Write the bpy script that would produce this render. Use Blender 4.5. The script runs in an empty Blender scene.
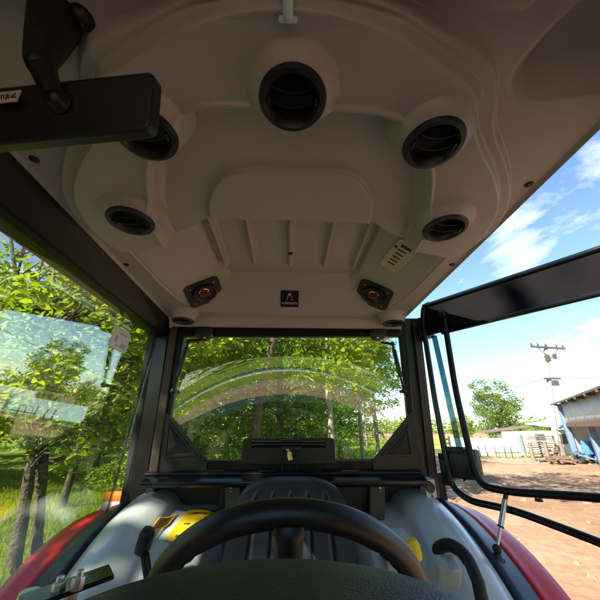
import bpy, bmesh, math, random
import numpy as np
from mathutils import Vector, Matrix

random.seed(7)
scene = bpy.context.scene
COL = scene.collection
CAM_Z = 1.95
# ------------------------------------------------------------------ camera maths (world metres; +Y = towards the tractor's rear)
FPX = 300.0
PITCH = math.atan(128 / 300); YAW = math.radians(2.14)
CP, SP, CA, SA = math.cos(PITCH), math.sin(PITCH), math.cos(YAW), math.sin(YAW)

def ray(px, py):
    x = (px - 300) / FPX; u = (300 - py) / FPX
    X, Y, Z = x, CP - u * SP, SP + u * CP
    return Vector((X * CA + Y * SA, -X * SA + Y * CA, Z))

def on(px, py, i, v):
    """world point where the sight line of a photo pixel meets the plane axis i = v (v relative to the eye)"""
    r = ray(px, py); p = r * (v / r[i]); return Vector((p.x, p.y, p.z + CAM_Z))

def onx(px, py, v): return on(px, py, 0, v)
def ony(px, py, v): return on(px, py, 1, v)
def onz(px, py, v): return on(px, py, 2, v)

def onp(px, py, p0, n):
    r = ray(px, py); s = Vector(p0).dot(n) / r.dot(n); p = r * s
    return Vector((p.x, p.y, p.z + CAM_Z))

def R(x, y, z): return Vector((x, y, z + CAM_Z))          # eye-relative -> world

# ------------------------------------------------------------------ materials
def nodes_of(name):
    m = bpy.data.materials.new(name); m.use_nodes = True
    nt = m.node_tree; nt.nodes.clear()
    out = nt.nodes.new('ShaderNodeOutputMaterial')
    return m, nt, out

def noise(nt, scale, detail=4, rough=.55, coord='Object', dist=0.0):
    tc = nt.nodes.new('ShaderNodeTexCoord'); n = nt.nodes.new('ShaderNodeTexNoise')
    n.inputs['Scale'].default_value = scale; n.inputs['Detail'].default_value = detail
    n.inputs['Roughness'].default_value = rough; n.inputs['Distortion'].default_value = dist
    nt.links.new(tc.outputs[coord], n.inputs['Vector'])
    return n

def mix(nt, fac, a, b):
    mx = nt.nodes.new('ShaderNodeMix'); mx.data_type = 'RGBA'
    for s, v in ((0, fac), (6, a), (7, b)):
        if hasattr(v, 'is_linked'): nt.links.new(v, mx.inputs[s])
        else: mx.inputs[s].default_value = v if s == 0 else (*v, 1)
    return mx.outputs[2]

def ramp(nt, val, lo, hi):
    mr = nt.nodes.new('ShaderNodeMapRange'); mr.inputs[1].default_value = lo; mr.inputs[2].default_value = hi
    nt.links.new(val, mr.inputs[0]); return mr.outputs[0]

def plain(name, col, rough=.5, metal=0, var=.15, vscale=9, grain=0, gscale=400, rvar=.1, spec=.5, coat=0, dirt=None, dscale=3, gdist=.002):
    m, nt, out = nodes_of(name)
    b = nt.nodes.new('ShaderNodeBsdfPrincipled'); nt.links.new(b.outputs[0], out.inputs[0])
    b.inputs['Metallic'].default_value = metal
    b.inputs['Specular IOR Level'].default_value = spec
    b.inputs['Coat Weight'].default_value = coat; b.inputs['Coat Roughness'].default_value = .08
    n = noise(nt, vscale, 5)
    f = ramp(nt, n.outputs[0], .3, .7)
    c = mix(nt, f, tuple(v * (1 - var) for v in col), tuple(min(1, v * (1 + var)) for v in col))
    if dirt:
        n2 = noise(nt, dscale, 6, .65, dist=.4); f2 = ramp(nt, n2.outputs[0], .52, .75)
        c = mix(nt, f2, c, dirt) if False else mix(nt, f2, c, dirt)
    nt.links.new(c, b.inputs['Base Color'])
    mr = nt.nodes.new('ShaderNodeMapRange'); mr.inputs[3].default_value = max(.02, rough - rvar); mr.inputs[4].default_value = min(1, rough + rvar)
    nt.links.new(n.outputs[0], mr.inputs[0]); nt.links.new(mr.outputs[0], b.inputs['Roughness'])
    if grain:
        g = noise(nt, gscale, 2); bp = nt.nodes.new('ShaderNodeBump')
        bp.inputs['Strength'].default_value = grain; bp.inputs['Distance'].default_value = gdist
        nt.links.new(g.outputs[0], bp.inputs['Height']); nt.links.new(bp.outputs[0], b.inputs['Normal'])
    return m

def glass_mat(name, tint, base, gain):
    m, nt, out = nodes_of(name)
    t = nt.nodes.new('ShaderNodeBsdfTransparent'); t.inputs[0].default_value = (*tint, 1)
    g = nt.nodes.new('ShaderNodeBsdfGlossy'); g.inputs['Roughness'].default_value = 0.0
    lw = nt.nodes.new('ShaderNodeLayerWeight'); lw.inputs[0].default_value = .5
    fr = nt.nodes.new('ShaderNodeMath'); fr.operation = 'POWER'; fr.inputs[1].default_value = 5; nt.links.new(lw.outputs['Facing'], fr.inputs[0])
    ma = nt.nodes.new('ShaderNodeMath'); ma.operation = 'MULTIPLY_ADD'; ma.use_clamp = True
    ma.inputs[1].default_value = gain; ma.inputs[2].default_value = base
    nt.links.new(fr.outputs[0], ma.inputs[0])
    mx = nt.nodes.new('ShaderNodeMixShader')
    nt.links.new(ma.outputs[0], mx.inputs[0]); nt.links.new(t.outputs[0], mx.inputs[1]); nt.links.new(g.outputs[0], mx.inputs[2])
    dn = noise(nt, 5, 8, .75); df = nt.nodes.new('ShaderNodeMath'); df.operation = 'MULTIPLY'; df.inputs[1].default_value = .045
    nt.links.new(ramp(nt, dn.outputs[0], .4, .8), df.inputs[0])
    di = nt.nodes.new('ShaderNodeBsdfDiffuse'); di.inputs[0].default_value = (.5, .45, .38, 1)
    m2 = nt.nodes.new('ShaderNodeMixShader'); nt.links.new(df.outputs[0], m2.inputs[0]); nt.links.new(mx.outputs[0], m2.inputs[1]); nt.links.new(di.outputs[0], m2.inputs[2])
    nt.links.new(m2.outputs[0], out.inputs[0])
    return m

def leaf_mat(name, dark, light, trans=.45, rough=.4):
    m, nt, out = nodes_of(name)
    at = nt.nodes.new('ShaderNodeAttribute'); at.attribute_name = 'tint'
    c = mix(nt, at.outputs['Fac'], dark, light)
    b = nt.nodes.new('ShaderNodeBsdfPrincipled'); b.inputs['Roughness'].default_value = rough
    b.inputs['Specular IOR Level'].default_value = .35
    nt.links.new(c, b.inputs['Base Color'])
    tr = nt.nodes.new('ShaderNodeBsdfTranslucent')
    c2 = mix(nt, at.outputs['Fac'], tuple(v * k for v, k in zip(dark, (1.6, 1.5, .7))), tuple(v * k for v, k in zip(light, (1.5, 1.35, .6))))
    nt.links.new(c2, tr.inputs[0])
    mx = nt.nodes.new('ShaderNodeMixShader'); mx.inputs[0].default_value = trans
    nt.links.new(b.outputs[0], mx.inputs[1]); nt.links.new(tr.outputs[0], mx.inputs[2])
    nt.links.new(mx.outputs[0], out.inputs[0])
    return m

M = {}
M['liner'] = plain('grey_moulded_plastic', (.40, .378, .35), .33, var=.03, vscale=2.5, grain=.35, gscale=620, rvar=.012)
M['black_paint'] = plain('black_satin_paint', (.0055, .0055, .0065), .38, spec=.28, var=.3, grain=.06, gscale=160)
M['gloss_black'] = plain('black_gloss_paint', (.007, .0075, .01), .2, var=.25, grain=.03, gscale=90)
M['black_plastic'] = plain('black_plastic', (.009, .009, .0095), .42, var=.2, grain=.15, gscale=500)
M['rubber'] = plain('black_rubber', (.008, .008, .009), .6, var=.2, grain=.2, gscale=300)
M['dash'] = plain('dash_leather_grain', (.012, .021, .031), .42, var=.3, vscale=60, grain=.4, gscale=650, rvar=.14, dirt=(.022, .027, .031), dscale=16)
M['wheel'] = plain('steering_wheel_vinyl', (.012, .012, .0125), .33, var=.25, grain=.22, gscale=900)
M['seat'] = plain('black_seat_vinyl', (.038, .040, .050), .4, var=.2, grain=.3, gscale=350)
M['grey_fender'] = plain('grey_inner_fender_plastic', (.54, .55, .555), .25, var=.05, vscale=4, grain=.04, gscale=240, coat=.3, dirt=(.47, .465, .45), dscale=7)
M['red'] = plain('red_fender_paint', (.66, .009, .013), .34, var=.06, vscale=4, spec=.35, coat=.08, dirt=(.55, .03, .025), dscale=5)
M['strip'] = plain('dark_blue_black_strip', (.012, .017, .024), .4, var=.2, grain=.1)
M['brown_frame'] = plain('brown_frame_bounce_trim', (.06, .038, .028), .5, var=.3, vscale=20)  # also pillar trim: brown of light bounced off the yard put into the colour
M['steel'] = plain('zinc_plated_steel', (.55, .55, .56), .3, metal=1, var=.1, vscale=40)
M['brass'] = plain('brass', (.75, .5, .15), .3, metal=1, var=.1)
M['yellow'] = plain('yellow_decal', (.78, .46, .02), .45, var=.08)
M['yellow_knob'] = plain('yellow_plastic', (.8, .62, .01), .35, var=.05)
M['decal_black'] = plain('decal_print', (.03, .025, .02), .6)
M['white_label'] = plain('white_label', (.72, .70, .66), .5, var=.06, vscale=30)
M['cream_label'] = plain('cream_label', (.55, .50, .38), .5, var=.08, vscale=30)
M['navy'] = plain('navy_badge', (.012, .012, .03), .3, var=.1)
M['badge_white'] = plain('badge_white', (.75, .75, .8), .4, var=.05)
M['badge_blue'] = plain('badge_pale_blue', (.3, .42, .62), .4, var=.05)
M['badge_red'] = plain('badge_red', (.55, .01, .03), .4, var=.05)
M['speaker_red'] = plain('speaker_red', (.22, .012, .014), .3, var=.2)
M['speaker_gold'] = plain('speaker_dome', (.6, .45, .28), .2, metal=1, var=.1)
M['orange_lens'] = plain('orange_lens', (.75, .2, .01), .15, var=.1, coat=.5)
M['lamp_grey'] = plain('lamp_housing', (.5, .5, .5), .4, var=.1)
M['clip'] = plain('pale_blue_clip', (.55, .66, .76), .35, var=.05)
M['glass'] = glass_mat('side_glass', (.91, .95, .89), .20, .9)
M['rear_glass'] = glass_mat('rear_glass', (.93, .97, .91), .10, .9)
M['door_glass'] = glass_mat('door_glass', (.97, .985, .985), .02, .9)
M['tyre'] = plain('tyre_rubber', (.022, .021, .02), .75, var=.3, dirt=(.16, .1, .07), dscale=4)
M['wood_post'] = plain('weathered_wood', (.20, .15, .105), .85, var=.35, vscale=14, grain=.4, gscale=60)
M['pole'] = plain('concrete_pole', (.40, .34, .27), .85, var=.15, vscale=3, grain=.3, gscale=40)
M['dark_wood'] = plain('dark_hardware', (.09, .07, .06), .7, var=.2)
M['white_wall'] = plain('whitewashed_wall', (.66, .64, .60), .85, var=.1, vscale=1.2, grain=.3, gscale=30, dirt=(.5, .44, .37), dscale=.8)
M['blue_wall'] = plain('pale_blue_painted_wall', (.42, .57, .66), .8, var=.1, vscale=1.4, grain=.3, gscale=30, dirt=(.5, .6, .62), dscale=.7)
M['cyan_roof'] = plain('pale_blue_sheet_roof', (.28, .52, .68), .5, var=.1, vscale=2)
M['brown_roof'] = plain('brown_tin_roof', (.15, .105, .08), .7, var=.25, vscale=2)
M['shed_wall'] = plain('shed_sheet_cladding', (.70, .70, .67), .6, var=.08, vscale=1.5, dirt=(.5, .48, .42), dscale=.6)
M['shed_post'] = plain('blue_grey_steel_post', (.13, .19, .30), .6, var=.2, vscale=4)
M['blue_machine'] = plain('blue_implement_paint', (.07, .2, .42), .5, var=.2, dirt=(.2, .15, .12))
M['rust'] = plain('rusty_scrap', (.16, .09, .06), .85, var=.35, vscale=12)
M['bark'] = plain('tree_bark', (.085, .058, .038), .9, var=.5, vscale=14, grain=1.0, gscale=16, gdist=.04, dirt=(.16, .125, .085), dscale=5)
M['pale_bark'] = plain('pale_bark', (.30, .26, .2), .9, var=.3, vscale=7, grain=.6, gscale=22)
M['leaf_bright'] = leaf_mat('bright_broad_leaves', (.09, .17, .012), (.33, .42, .026), .6)
M['leaf_mid'] = leaf_mat('mid_green_leaves', (.07, .15, .016), (.26, .37, .03), .58)
M['leaf_dark'] = leaf_mat('dark_drooping_leaves', (.07, .16, .025), (.22, .37, .045), .55)
M['leaf_pale'] = leaf_mat('pale_airy_leaves', (.08, .14, .03), (.25, .33, .07), .55)
M['grass'] = leaf_mat('lawn_blades', (.10, .16, .010), (.28, .33, .025), .5, .6)

# ------------------------------------------------------------------ object helpers
WL = {}
def link(o, parent, origin):
    COL.objects.link(o)
    if parent is not None:
        o.parent = parent; o.location = origin - WL[parent.name]
    else:
        o.location = origin
    WL[o.name] = Vector(origin)
    return o

def empty(name, loc, label=None, cat=None, group=None):
    o = bpy.data.objects.new(name, None); o.empty_display_size = .2
    link(o, None, Vector(loc)); tag(o, label, cat, group); return o

def tag(o, label=None, cat=None, group=None, kind=None):
    if label: o['label'] = label
    if cat: o['category'] = cat
    if group: o['group'] = group
    if kind: o['kind'] = kind
    return o

def mk(name, verts, faces, mat, parent=None, smooth=False, origin=None, autosmooth=None):
    """mesh object from world-space vertices"""
    V = np.array([tuple(v) for v in verts], dtype=np.float64).reshape(-1, 3)
    if origin is None: origin = Vector(((V.min(0) + V.max(0)) / 2).tolist())
    me = bpy.data.meshes.new(name)
    me.from_pydata((V - np.array(origin)).tolist(), [], [list(f) for f in faces])
    bm = bmesh.new(); bm.from_mesh(me); bmesh.ops.recalc_face_normals(bm, faces=bm.faces[:]); bm.to_mesh(me); bm.free()
    mats = mat if isinstance(mat, (list, tuple)) else [mat]
    for m in mats: me.materials.append(m)
    if smooth:
        me.polygons.foreach_set('use_smooth', [True] * len(me.polygons))
        if autosmooth: me.set_sharp_from_angle(angle=math.radians(autosmooth))
    o = bpy.data.objects.new(name, me)
    return link(o, parent, Vector(origin))

class MB:
    def __init__(s): s.v = []; s.f = []
    def add(s, v, f):
        b = len(s.v); s.v += [Vector(p) for p in v]; s.f += [tuple(i + b for i in q) for q in f]; return s
    def box(s, c, d, rot=None, bev=0.0):
        bm = bmesh.new(); bmesh.ops.create_cube(bm, size=1)
        bmesh.ops.scale(bm, vec=Vector(d), verts=bm.verts[:])
        if bev: bmesh.ops.bevel(bm, geom=bm.edges[:] , offset=bev, segments=2, profile=.5, affect='EDGES')
        return s._bm(bm, c, rot)
    def _bm(s, bm, c, rot):
        bm.verts.index_update()
        Mx = rot.to_3x3() if rot is not None else Matrix.Identity(3)
        c = Vector(c)
        s.add([Mx @ v.co + c for v in bm.verts], [[v.index for v in f.verts] for f in bm.faces]); bm.free(); return s
    def ball(s, c, d, rot=None, seg=20):
        bm = bmesh.new(); bmesh.ops.create_uvsphere(bm, u_segments=seg, v_segments=max(6, seg // 2), radius=.5)
        bmesh.ops.scale(bm, vec=Vector(d), verts=bm.verts[:]); return s._bm(bm, c, rot)
    def tube(s, pts, r, n=10, caps=True, up=None):
        pts = [Vector(p) for p in pts]; rr = r if isinstance(r, (list, tuple)) else [r] * len(pts)
        rings = []; prev = None
        for i, p in enumerate(pts):
            t = (pts[min(i + 1, len(pts) - 1)] - pts[max(i - 1, 0)]).normalized()
            if prev is None:
                a = Vector(up) if up else (Vector((0, 0, 1)) if abs(t.z) < .9 else Vector((1, 0, 0)))
            else: a = prev
            a = (a - t * a.dot(t)).normalized(); b = t.cross(a); prev = a
            rings.append([p + (a * math.cos(k * 2 * math.pi / n) + b * math.sin(k * 2 * math.pi / n)) * rr[i] for k in range(n)])
        v = [q for g in rings for q in g]; f = []
        for i in range(len(pts) - 1):
            for k in range(n):
                f.append((i * n + k, i * n + (k + 1) % n, (i + 1) * n + (k + 1) % n, (i + 1) * n + k))
        if caps: f += [tuple(range(n))[::-1], tuple((len(pts) - 1) * n + k for k in range(n))]
        return s.add(v, f)
    def prism(s, poly, d):
        """closed polygon of world points, given thickness along vector d"""
        n = len(poly); d = Vector(d); v = [Vector(p) for p in poly] + [Vector(p) + d for p in poly]
        f = [tuple(range(n))[::-1], tuple(range(n, 2 * n))] + [(i, (i + 1) % n, n + (i + 1) % n, n + i) for i in range(n)]
        return s.add(v, f)
    def frame(s, outer, inner, d):
        """ring between two polygons with the same number of points, thickness d"""
        n = len(outer); d = Vector(d); v = [Vector(p) for p in outer] + [Vector(p) for p in inner]
        v += [p + d for p in v[:2 * n]]; f = []
        for i in range(n):
            j = (i + 1) % n
            f += [(i, j, n + j, n + i), (2 * n + i, 3 * n + i, 3 * n + j, 2 * n + j), (i, 2 * n + i, 2 * n + j, j), (n + i, n + j, 3 * n + j, 3 * n + i)]
        return s.add(v, f)
    def lathe(s, prof, c, axis=(0, 0, 1), n=32):
        axis = Vector(axis).normalized(); a = axis.orthogonal().normalized(); b = axis.cross(a); c = Vector(c)
        v = []; f = []
        for (r, h) in prof:
            for k in range(n):
                t = 2 * math.pi * k / n; v.append(c + axis * h + (a * math.cos(t) + b * math.sin(t)) * r)
        for i in range(len(prof) - 1):
            for k in range(n):
                f.append((i * n + k, i * n + (k + 1) % n, (i + 1) * n + (k + 1) % n, (i + 1) * n + k))
        return s.add(v, f)
    def build(s, name, mat, parent=None, smooth=False, auto=None, origin=None, bev=0):
        o = mk(name, s.v, s.f, mat, parent, smooth, origin, auto)
        if bev:
            m = o.modifiers.new('bevel', 'BEVEL'); m.width = bev; m.segments = 2; m.limit_method = 'ANGLE'; m.angle_limit = .6
            m.harden_normals = False
        return o

def rounded(pts, r, n=6):
    """round the corners of an open 3-D polyline"""
    pts = [Vector(p) for p in pts]; out = [pts[0]]
    for i in range(1, len(pts) - 1):
        a = (pts[i - 1] - pts[i]); b = (pts[i + 1] - pts[i]); k = min(r, a.length * .49, b.length * .49)
        p0 = pts[i] + a.normalized() * k; p2 = pts[i] + b.normalized() * k
        for j in range(n + 1):
            t = j / n; out.append(p0 * (1 - t) ** 2 + pts[i] * 2 * t * (1 - t) + p2 * t * t)
    out.append(pts[-1]); return out

def roundrect(w, h, r, n=5):
    o = []
    for cx, cy, a0 in ((w / 2 - r, h / 2 - r, 0), (-w / 2 + r, h / 2 - r, 90), (-w / 2 + r, -h / 2 + r, 180), (w / 2 - r, -h / 2 + r, 270)):
        for k in range(n + 1):
            a = math.radians(a0 + 90 * k / n); o.append((cx + r * math.cos(a), cy + r * math.sin(a)))
    return o

def plate(c, u, v, outline, d): 
    """outline in (u,v) around c; returns MB prism"""
    c, u, v = Vector(c), Vector(u).normalized(), Vector(v).normalized()
    return MB().prism([c + u * a + v * b for a, b in outline], d)

def text(name, body, c, u, v, size, mat, parent, ext=.0006):
    cu = bpy.data.curves.new(name, 'FONT'); cu.body = body; cu.size = size; cu.align_x = 'CENTER'; cu.align_y = 'CENTER'; cu.extrude = ext
    cu.materials.append(mat)
    o = bpy.data.objects.new(name, cu); link(o, parent, Vector(c))
    u = Vector(u).normalized(); w = u.cross(Vector(v)).normalized(); v = w.cross(u)
    bpy.context.view_layer.update()
    me = bpy.data.meshes.new_from_object(o.evaluated_get(bpy.context.evaluated_depsgraph_get()))
    bpy.data.objects.remove(o)
    Mx = Matrix((u, v, w)).transposed(); me.transform(Mx.to_4x4()); me.materials.clear(); me.materials.append(mat)
    o = bpy.data.objects.new(name, me); return link(o, parent, Vector(c))

def copy_tree(o, parent=None):
    c = o.copy(); COL.objects.link(c); c.parent = parent
    for ch in o.children: copy_tree(ch, c)
    return c

def fast_mesh(name, V, quads, mat, tint=None, parent=None, origin=(0, 0, 0)):
    """numpy quads mesh, optional per-face-corner-free point attribute 'tint'"""
    me = bpy.data.meshes.new(name); n = len(V); q = len(quads)
    origin = Vector(origin)
    V = V - np.array(origin)
    me.vertices.add(n); me.vertices.foreach_set('co', V.astype(np.float32).ravel())
    me.loops.add(q * 4); me.loops.foreach_set('vertex_index', quads.astype(np.int32).ravel())
    me.polygons.add(q); me.polygons.foreach_set('loop_start', np.arange(0, q * 4, 4, dtype=np.int32))
    me.update(calc_edges=True)
    if tint is not None:
        a = me.attributes.new('tint', 'FLOAT', 'POINT'); a.data.foreach_set('value', tint.astype(np.float32))
    me.materials.append(mat)
    o = bpy.data.objects.new(name, me); return link(o, parent, origin)

# ================================================================== TRACTOR
T = empty('tractor', R(0, 1.0, -CAM_Z), 'red tractor seen from inside its cab, with grey roof liner and open right door', 'tractor')
# Headliner ---------------------------------------------------------
F = .505
def seg_sd(X, Y, poly):
    d2 = np.full(X.shape, 1e9); inside = np.zeros(X.shape, bool); n = len(poly)
    for i in range(n):
        ax, ay = poly[i]; bx, by = poly[(i + 1) % n]; ex, ey = bx - ax, by - ay
        L = ex * ex + ey * ey + 1e-12
        t = np.clip(((X - ax) * ex + (Y - ay) * ey) / L, 0, 1)
        d2 = np.minimum(d2, (X - ax - ex * t) ** 2 + (Y - ay - ey * t) ** 2)
        if ay != by:
            c = ((ay > Y) != (by > Y)) & (X < ex * (Y - ay) / ey + ax); inside ^= c
    d = np.sqrt(d2); return np.where(inside, -d, d)
def sm(sd, w):                      # 1 inside, 0 outside
    t = np.clip(.5 - sd / w, 0, 1); return t * t * (3 - 2 * t)
def chaikin(p, k=2):
    for _ in range(k):
        q = []
        for i in range(len(p)):
            a, b = p[i], p[(i + 1) % len(p)]
            q += [(a[0] * .75 + b[0] * .25, a[1] * .75 + b[1] * .25), (a[0] * .25 + b[0] * .75, a[1] * .25 + b[1] * .75)]
        p = q
    return p
def sym(half): return half + [(-x, y) for x, y in reversed(half)]
O1 = chaikin(sym([(.03, .17), (.14, .195), (.206, .225), (.292, .25), (.318, .285), (.36, .36), (.42, .415), (.485, .49), (.53, .57), (.545, .66), (.52, .745), (.46, .80)]), 2)
O2 = chaikin(sym([(.03, .185), (.12, .205), (.198, .237), (.268, .272), (.292, .292), (.305, .335), (.35, .385), (.41, .44), (.47, .515), (.50, .60), (.505, .68), (.48, .745), (.44, .775)]), 2)
TRAY = chaikin(sym([(.03, -.7), (.72, -.7), (.72, .60), (.505, .757), (.35, .715), (.28, .69), (.235, .655), (.205, .628), (.1, .625)]), 1)
DO = chaikin(sym([(.04, .325), (.13, .325), (.19, .345), (.255, .425), (.29, .52), (.315, .585), (.33, .66), (.33, .9)]), 2)
DI = chaikin(sym([(.03, .465), (.11, .465), (.155, .49), (.195, .56), (.208, .64), (.208, .9)]), 2)
BOWL = [(x, y) for x, y in chaikin(sym([(.12, 1.325), (.37, 1.325), (.445, 1.27), (.485, 1.10), (.492, .85), (.492, .60), (.2, .55)]), 1)]
PANEL = [(.30, .60), (.292, 1.10), (.262, 1.175), (-.262, 1.175), (-.292, 1.10), (-.30, .60)]
PZ = .632
SCOOP = chaikin([(.352, .285), (.40, .300), (.47, .285), (.62, .25), (.62, .08), (.45, .12), (.38, .195)], 2)
VENTS = [(0, .285, .046), (.236, .350, .047), (-.236, .350, .047), (.366, .575, .048), (-.366, .575, .048)]
REARV = [(-.495, 1.345, .047), (.495, 1.345, .047)]
NECK = F - .070
def liner_h(X, Y):
    sB = seg_sd(X, Y, BOWL); sP = seg_sd(X, Y, PANEL)
    dB = np.maximum(-sB, 0); dP = np.maximum(sP, 0)
    t = dB / (dB + dP + 1e-6); t = t
    wall = np.clip((t - .04) / .92, 0, 1)
    bowl = F + (PZ - .022 - F) * wall + .022 * sm(sP, .014) - .008 * sm(np.abs(sB - .006) - .004, .012)
    rib = np.zeros_like(X)
    for rx in (-.262, -.142, 0, .142, .262):
        rib = np.maximum(rib, sm(np.maximum(np.abs(X - rx * (1 + .02 * (Y - .9))) - .009, np.maximum(.5 - Y, Y - 1.09)), .012))
    bowl = bowl - .022 * rib
    ring = F - .024 * sm(seg_sd(X, Y, O1), .009) - .026 * sm(seg_sd(X, Y, O2), .009)
    sD = seg_sd(X, Y, DO)
    ring = ring + .040 * sm(sD, .026) - .006 * sm(np.abs(sD - .017) - .003, .007)
    ring = ring - .012 * sm(seg_sd(X, Y, DI), .006)
    ring = ring + .045 * sm(seg_sd(X, Y, SCOOP), .05)
    tr = sm(seg_sd(X, Y, TRAY), .008)
    z = np.where(tr > 0, 0, 0) + ring * tr + bowl * (1 - tr)
    # front strip hangs lower
    z = z - .035 * np.clip((.205 - .12 * np.clip((X - .30) / .1, 0, 1) - Y) / .04, 0, 1) ** 1.5 - .02 * np.clip((.10 - Y) / .05, 0, 1)
    for vx, vy, vr in VENTS:
        d = np.hypot(X - vx, Y - vy - .0); s = np.clip(1 - (d - vr - .001) / .019, 0, 1) ** .62
        z = z * (1 - s) + NECK * s + .045 * sm(d - vr + .003, .004)
    for vx, vy, vr in REARV:
        d = np.hypot(X - vx, Y - vy); s = np.clip(1 - (d - vr - .002) / .016, 0, 1) ** .62
        z = z * (1 - s) + (F - .045) * s + .03 * sm(d - vr + .003, .004)
    z = z - .04 * np.clip((Y - 1.405) / .035, 0, 1) ** 2
    return z
nx, ny = 520, 820
gy = np.linspace(-.42, 1.455, ny); gu = np.linspace(-1, 1, nx)
U, Yg = np.meshgrid(gu, gy)
halfw = np.where(U > 0, .552 + .012 * np.clip(Yg, 0, 1.4), .535 + .04 * np.clip(Yg, 0, 1.45))
Xg = U * halfw
Zg = liner_h(Xg, Yg)
# thin rolled edge
Zg = Zg - .008 * np.clip((np.abs(U) - .985) / .015, 0, 1)
V = np.stack([Xg, Yg, Zg + CAM_Z], -1).reshape(-1, 3)
ii = np.arange(ny - 1)[:, None] * nx + np.arange(nx - 1)[None, :]
Q = np.stack([ii, ii + nx, ii + nx + 1, ii + 1], -1).reshape(-1, 4)
lin = fast_mesh('roof_liner', V, Q, M['liner'], parent=T, origin=R(0, .6, F))
lin.data.polygons.foreach_set('use_smooth', [True] * len(Q))
def lz(x, y): return float(liner_h(np.array([[x]]), np.array([[y]]))[0, 0])
def lnorm(x, y):
    e = .012
    return Vector(((lz(x + e, y) - lz(x - e, y)) / (2 * e), (lz(x, y + e) - lz(x, y - e)) / (2 * e), -1)).normalized()   # pointing down

# roof shell above it
sh = MB()
Y0, Y1 = -.46, 1.47
prof = [(-.66, .50), (-.672, .56), (-.66, .64), (-.60, .69), (-.3, .715), (0, .72), (.3, .715), (.56, .69), (.605, .64), (.600, .56), (.584, .525), (.574, .525), (.578, .56), (.575, .62), (.53, .655), (0, .69), (-.53, .665), (-.62, .62), (-.63, .52)]
sh.prism([R(x, Y0, z) for x, z in prof], (0, Y1 - Y0, 0))
roof = sh.build('roof', M['black_paint'], T, True, 40)
MB().prism([R(x, Y1 - .02, z) for x, z in ((-.60, .47), (.58, .47), (.56, .66), (-.6, .66))], (0, .05, 0)).build('rear_roof_panel', M['black_paint'], roof)
MB().prism([R(x, Y0, z) for x, z in ((-.60, .32), (.58, .32), (.56, .68), (-.6, .68))], (0, .05, 0)).build('added_shade_visor', M['black_paint'], roof)  # unseen low visor, added to darken the front of the liner
# liner screws
for (x, y) in ((.535, .50), (-.525, .47), (0, .98), (.543, .86), (-.55, .9)):
    n = lnorm(x, y) if abs(x) < .5 else Vector((0, 0, -1)); c = R(x, y, lz(x, y))
    if x == 0: c = R(0, .98, lz(0, .98) - .001)
    MB().lathe([(.0001, .003), (.006, .0035), (.009, .002), (.0095, -.004)], c, n, 14).build('trim_screw', M['black_plastic'], lin, True, 40)

# air vents -----------------------------------------------------------
def vent(x, y, r, z, tilt):
    rt = Matrix.Rotation(tilt, 3, 'X'); ax = rt @ Vector((0, 0, -1))
    c = R(x, y, z + .004)
    b = MB().lathe([(r + .003, -.006), (r + .003, .004), (r, .009), (r - .006, .010), (r - .011, .004), (r - .014, -.016), (.0005, -.018)], c, ax, 44)
    v = b.build('air_vent', M['black_plastic'], T, True, 35)
    e1 = Vector((1, 0, 0)); e2 = ax.cross(e1)
    for k, (off, dep) in enumerate(((-.008, -.002), (.012, -.004))):
        L = math.sqrt(max(1e-6, (r - .012) ** 2 - off ** 2)); pts = []
        o = MB()
        for j in range(13):
            s = -1 + 2 * j / 12; bow = -.010 * (1 - s * s)
            pts.append(c + e1 * s * L + e2 * (off + bow) + ax * dep)
        for j in range(12):
            a, d = pts[j], pts[j + 1]; h = ax * .006 + e2 * .006; t_ = e2 * .0018
            o.add([a, d, d + h, a + h, a + t_, d + t_, d + h + t_, a + h + t_], [(0, 1, 2, 3), (4, 7, 6, 5), (0, 4, 5, 1), (3, 2, 6, 7)])
        o.build('louvre', M['black_plastic'], v, True, 40)
    for s in (-1, 1):
        MB().box(c + e1 * s * (r - .012) + ax * .004, (.004, .014, .010)).build('dial_grip', M['black_plastic'], v)
    return v
for x, y, r in VENTS: vent(x, y, r, NECK, math.radians(0))
for x, y, r in REARV: vent(x, y, r, F - .045, math.radians(0))

# speakers --------------------------------------------------------------
for sx in (-1, 1):
    x, y = .375 * sx, 1.205
    n = lnorm(x, y); c = R(x, y, lz(x, y)) + n * .004
    u = Vector((1, 0, 0)); u = (u - n * u.dot(n)).normalized(); v = n.cross(u)
    sp = plate(c - n * .004, u, v, roundrect(.15, .15, .024), n * .010).build('speaker', M['black_plastic'], T, True, 40)
    MB().lathe([(.054, .005), (.053, .011), (.048, .013), (.045, .008), (.036, .002), (.02, -.0005), (.001, -.001)], c + n * .004, n, 36).build('speaker_cone', M['black_plastic'], sp, True, 40)
    MB().ball(c + n * .004 + v * .006, (.05, .05, .014), Matrix((u, v, n)).transposed()).build('dome', M['speaker_gold'], sp, True)
    rr = random.Random(3)
    bb = MB()
    for k in range(5):
        a0 = rr.uniform(0, 6.28); rad = rr.uniform(.010, .02); cc = c + n * .014 + u * rr.uniform(-.016, .016) + v * rr.uniform(-.014, .010)
        bb.tube([cc + (u * math.cos(a0 + t * .5) + v * math.sin(a0 + t * .5)) * rad for t in range(9)], .0028, 6)
    bb.build('red_grille_scroll', M['speaker_red'], sp, True)
    for a, b in ((.05, .05), (-.05, .05), (.05, -.05), (-.05, -.05)):
        MB().lathe([(.0003, .0075), (.0035, .007), (.0038, .004)], c + u * a + v * b, n, 10).build('speaker_screw', M['steel'], sp)

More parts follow.
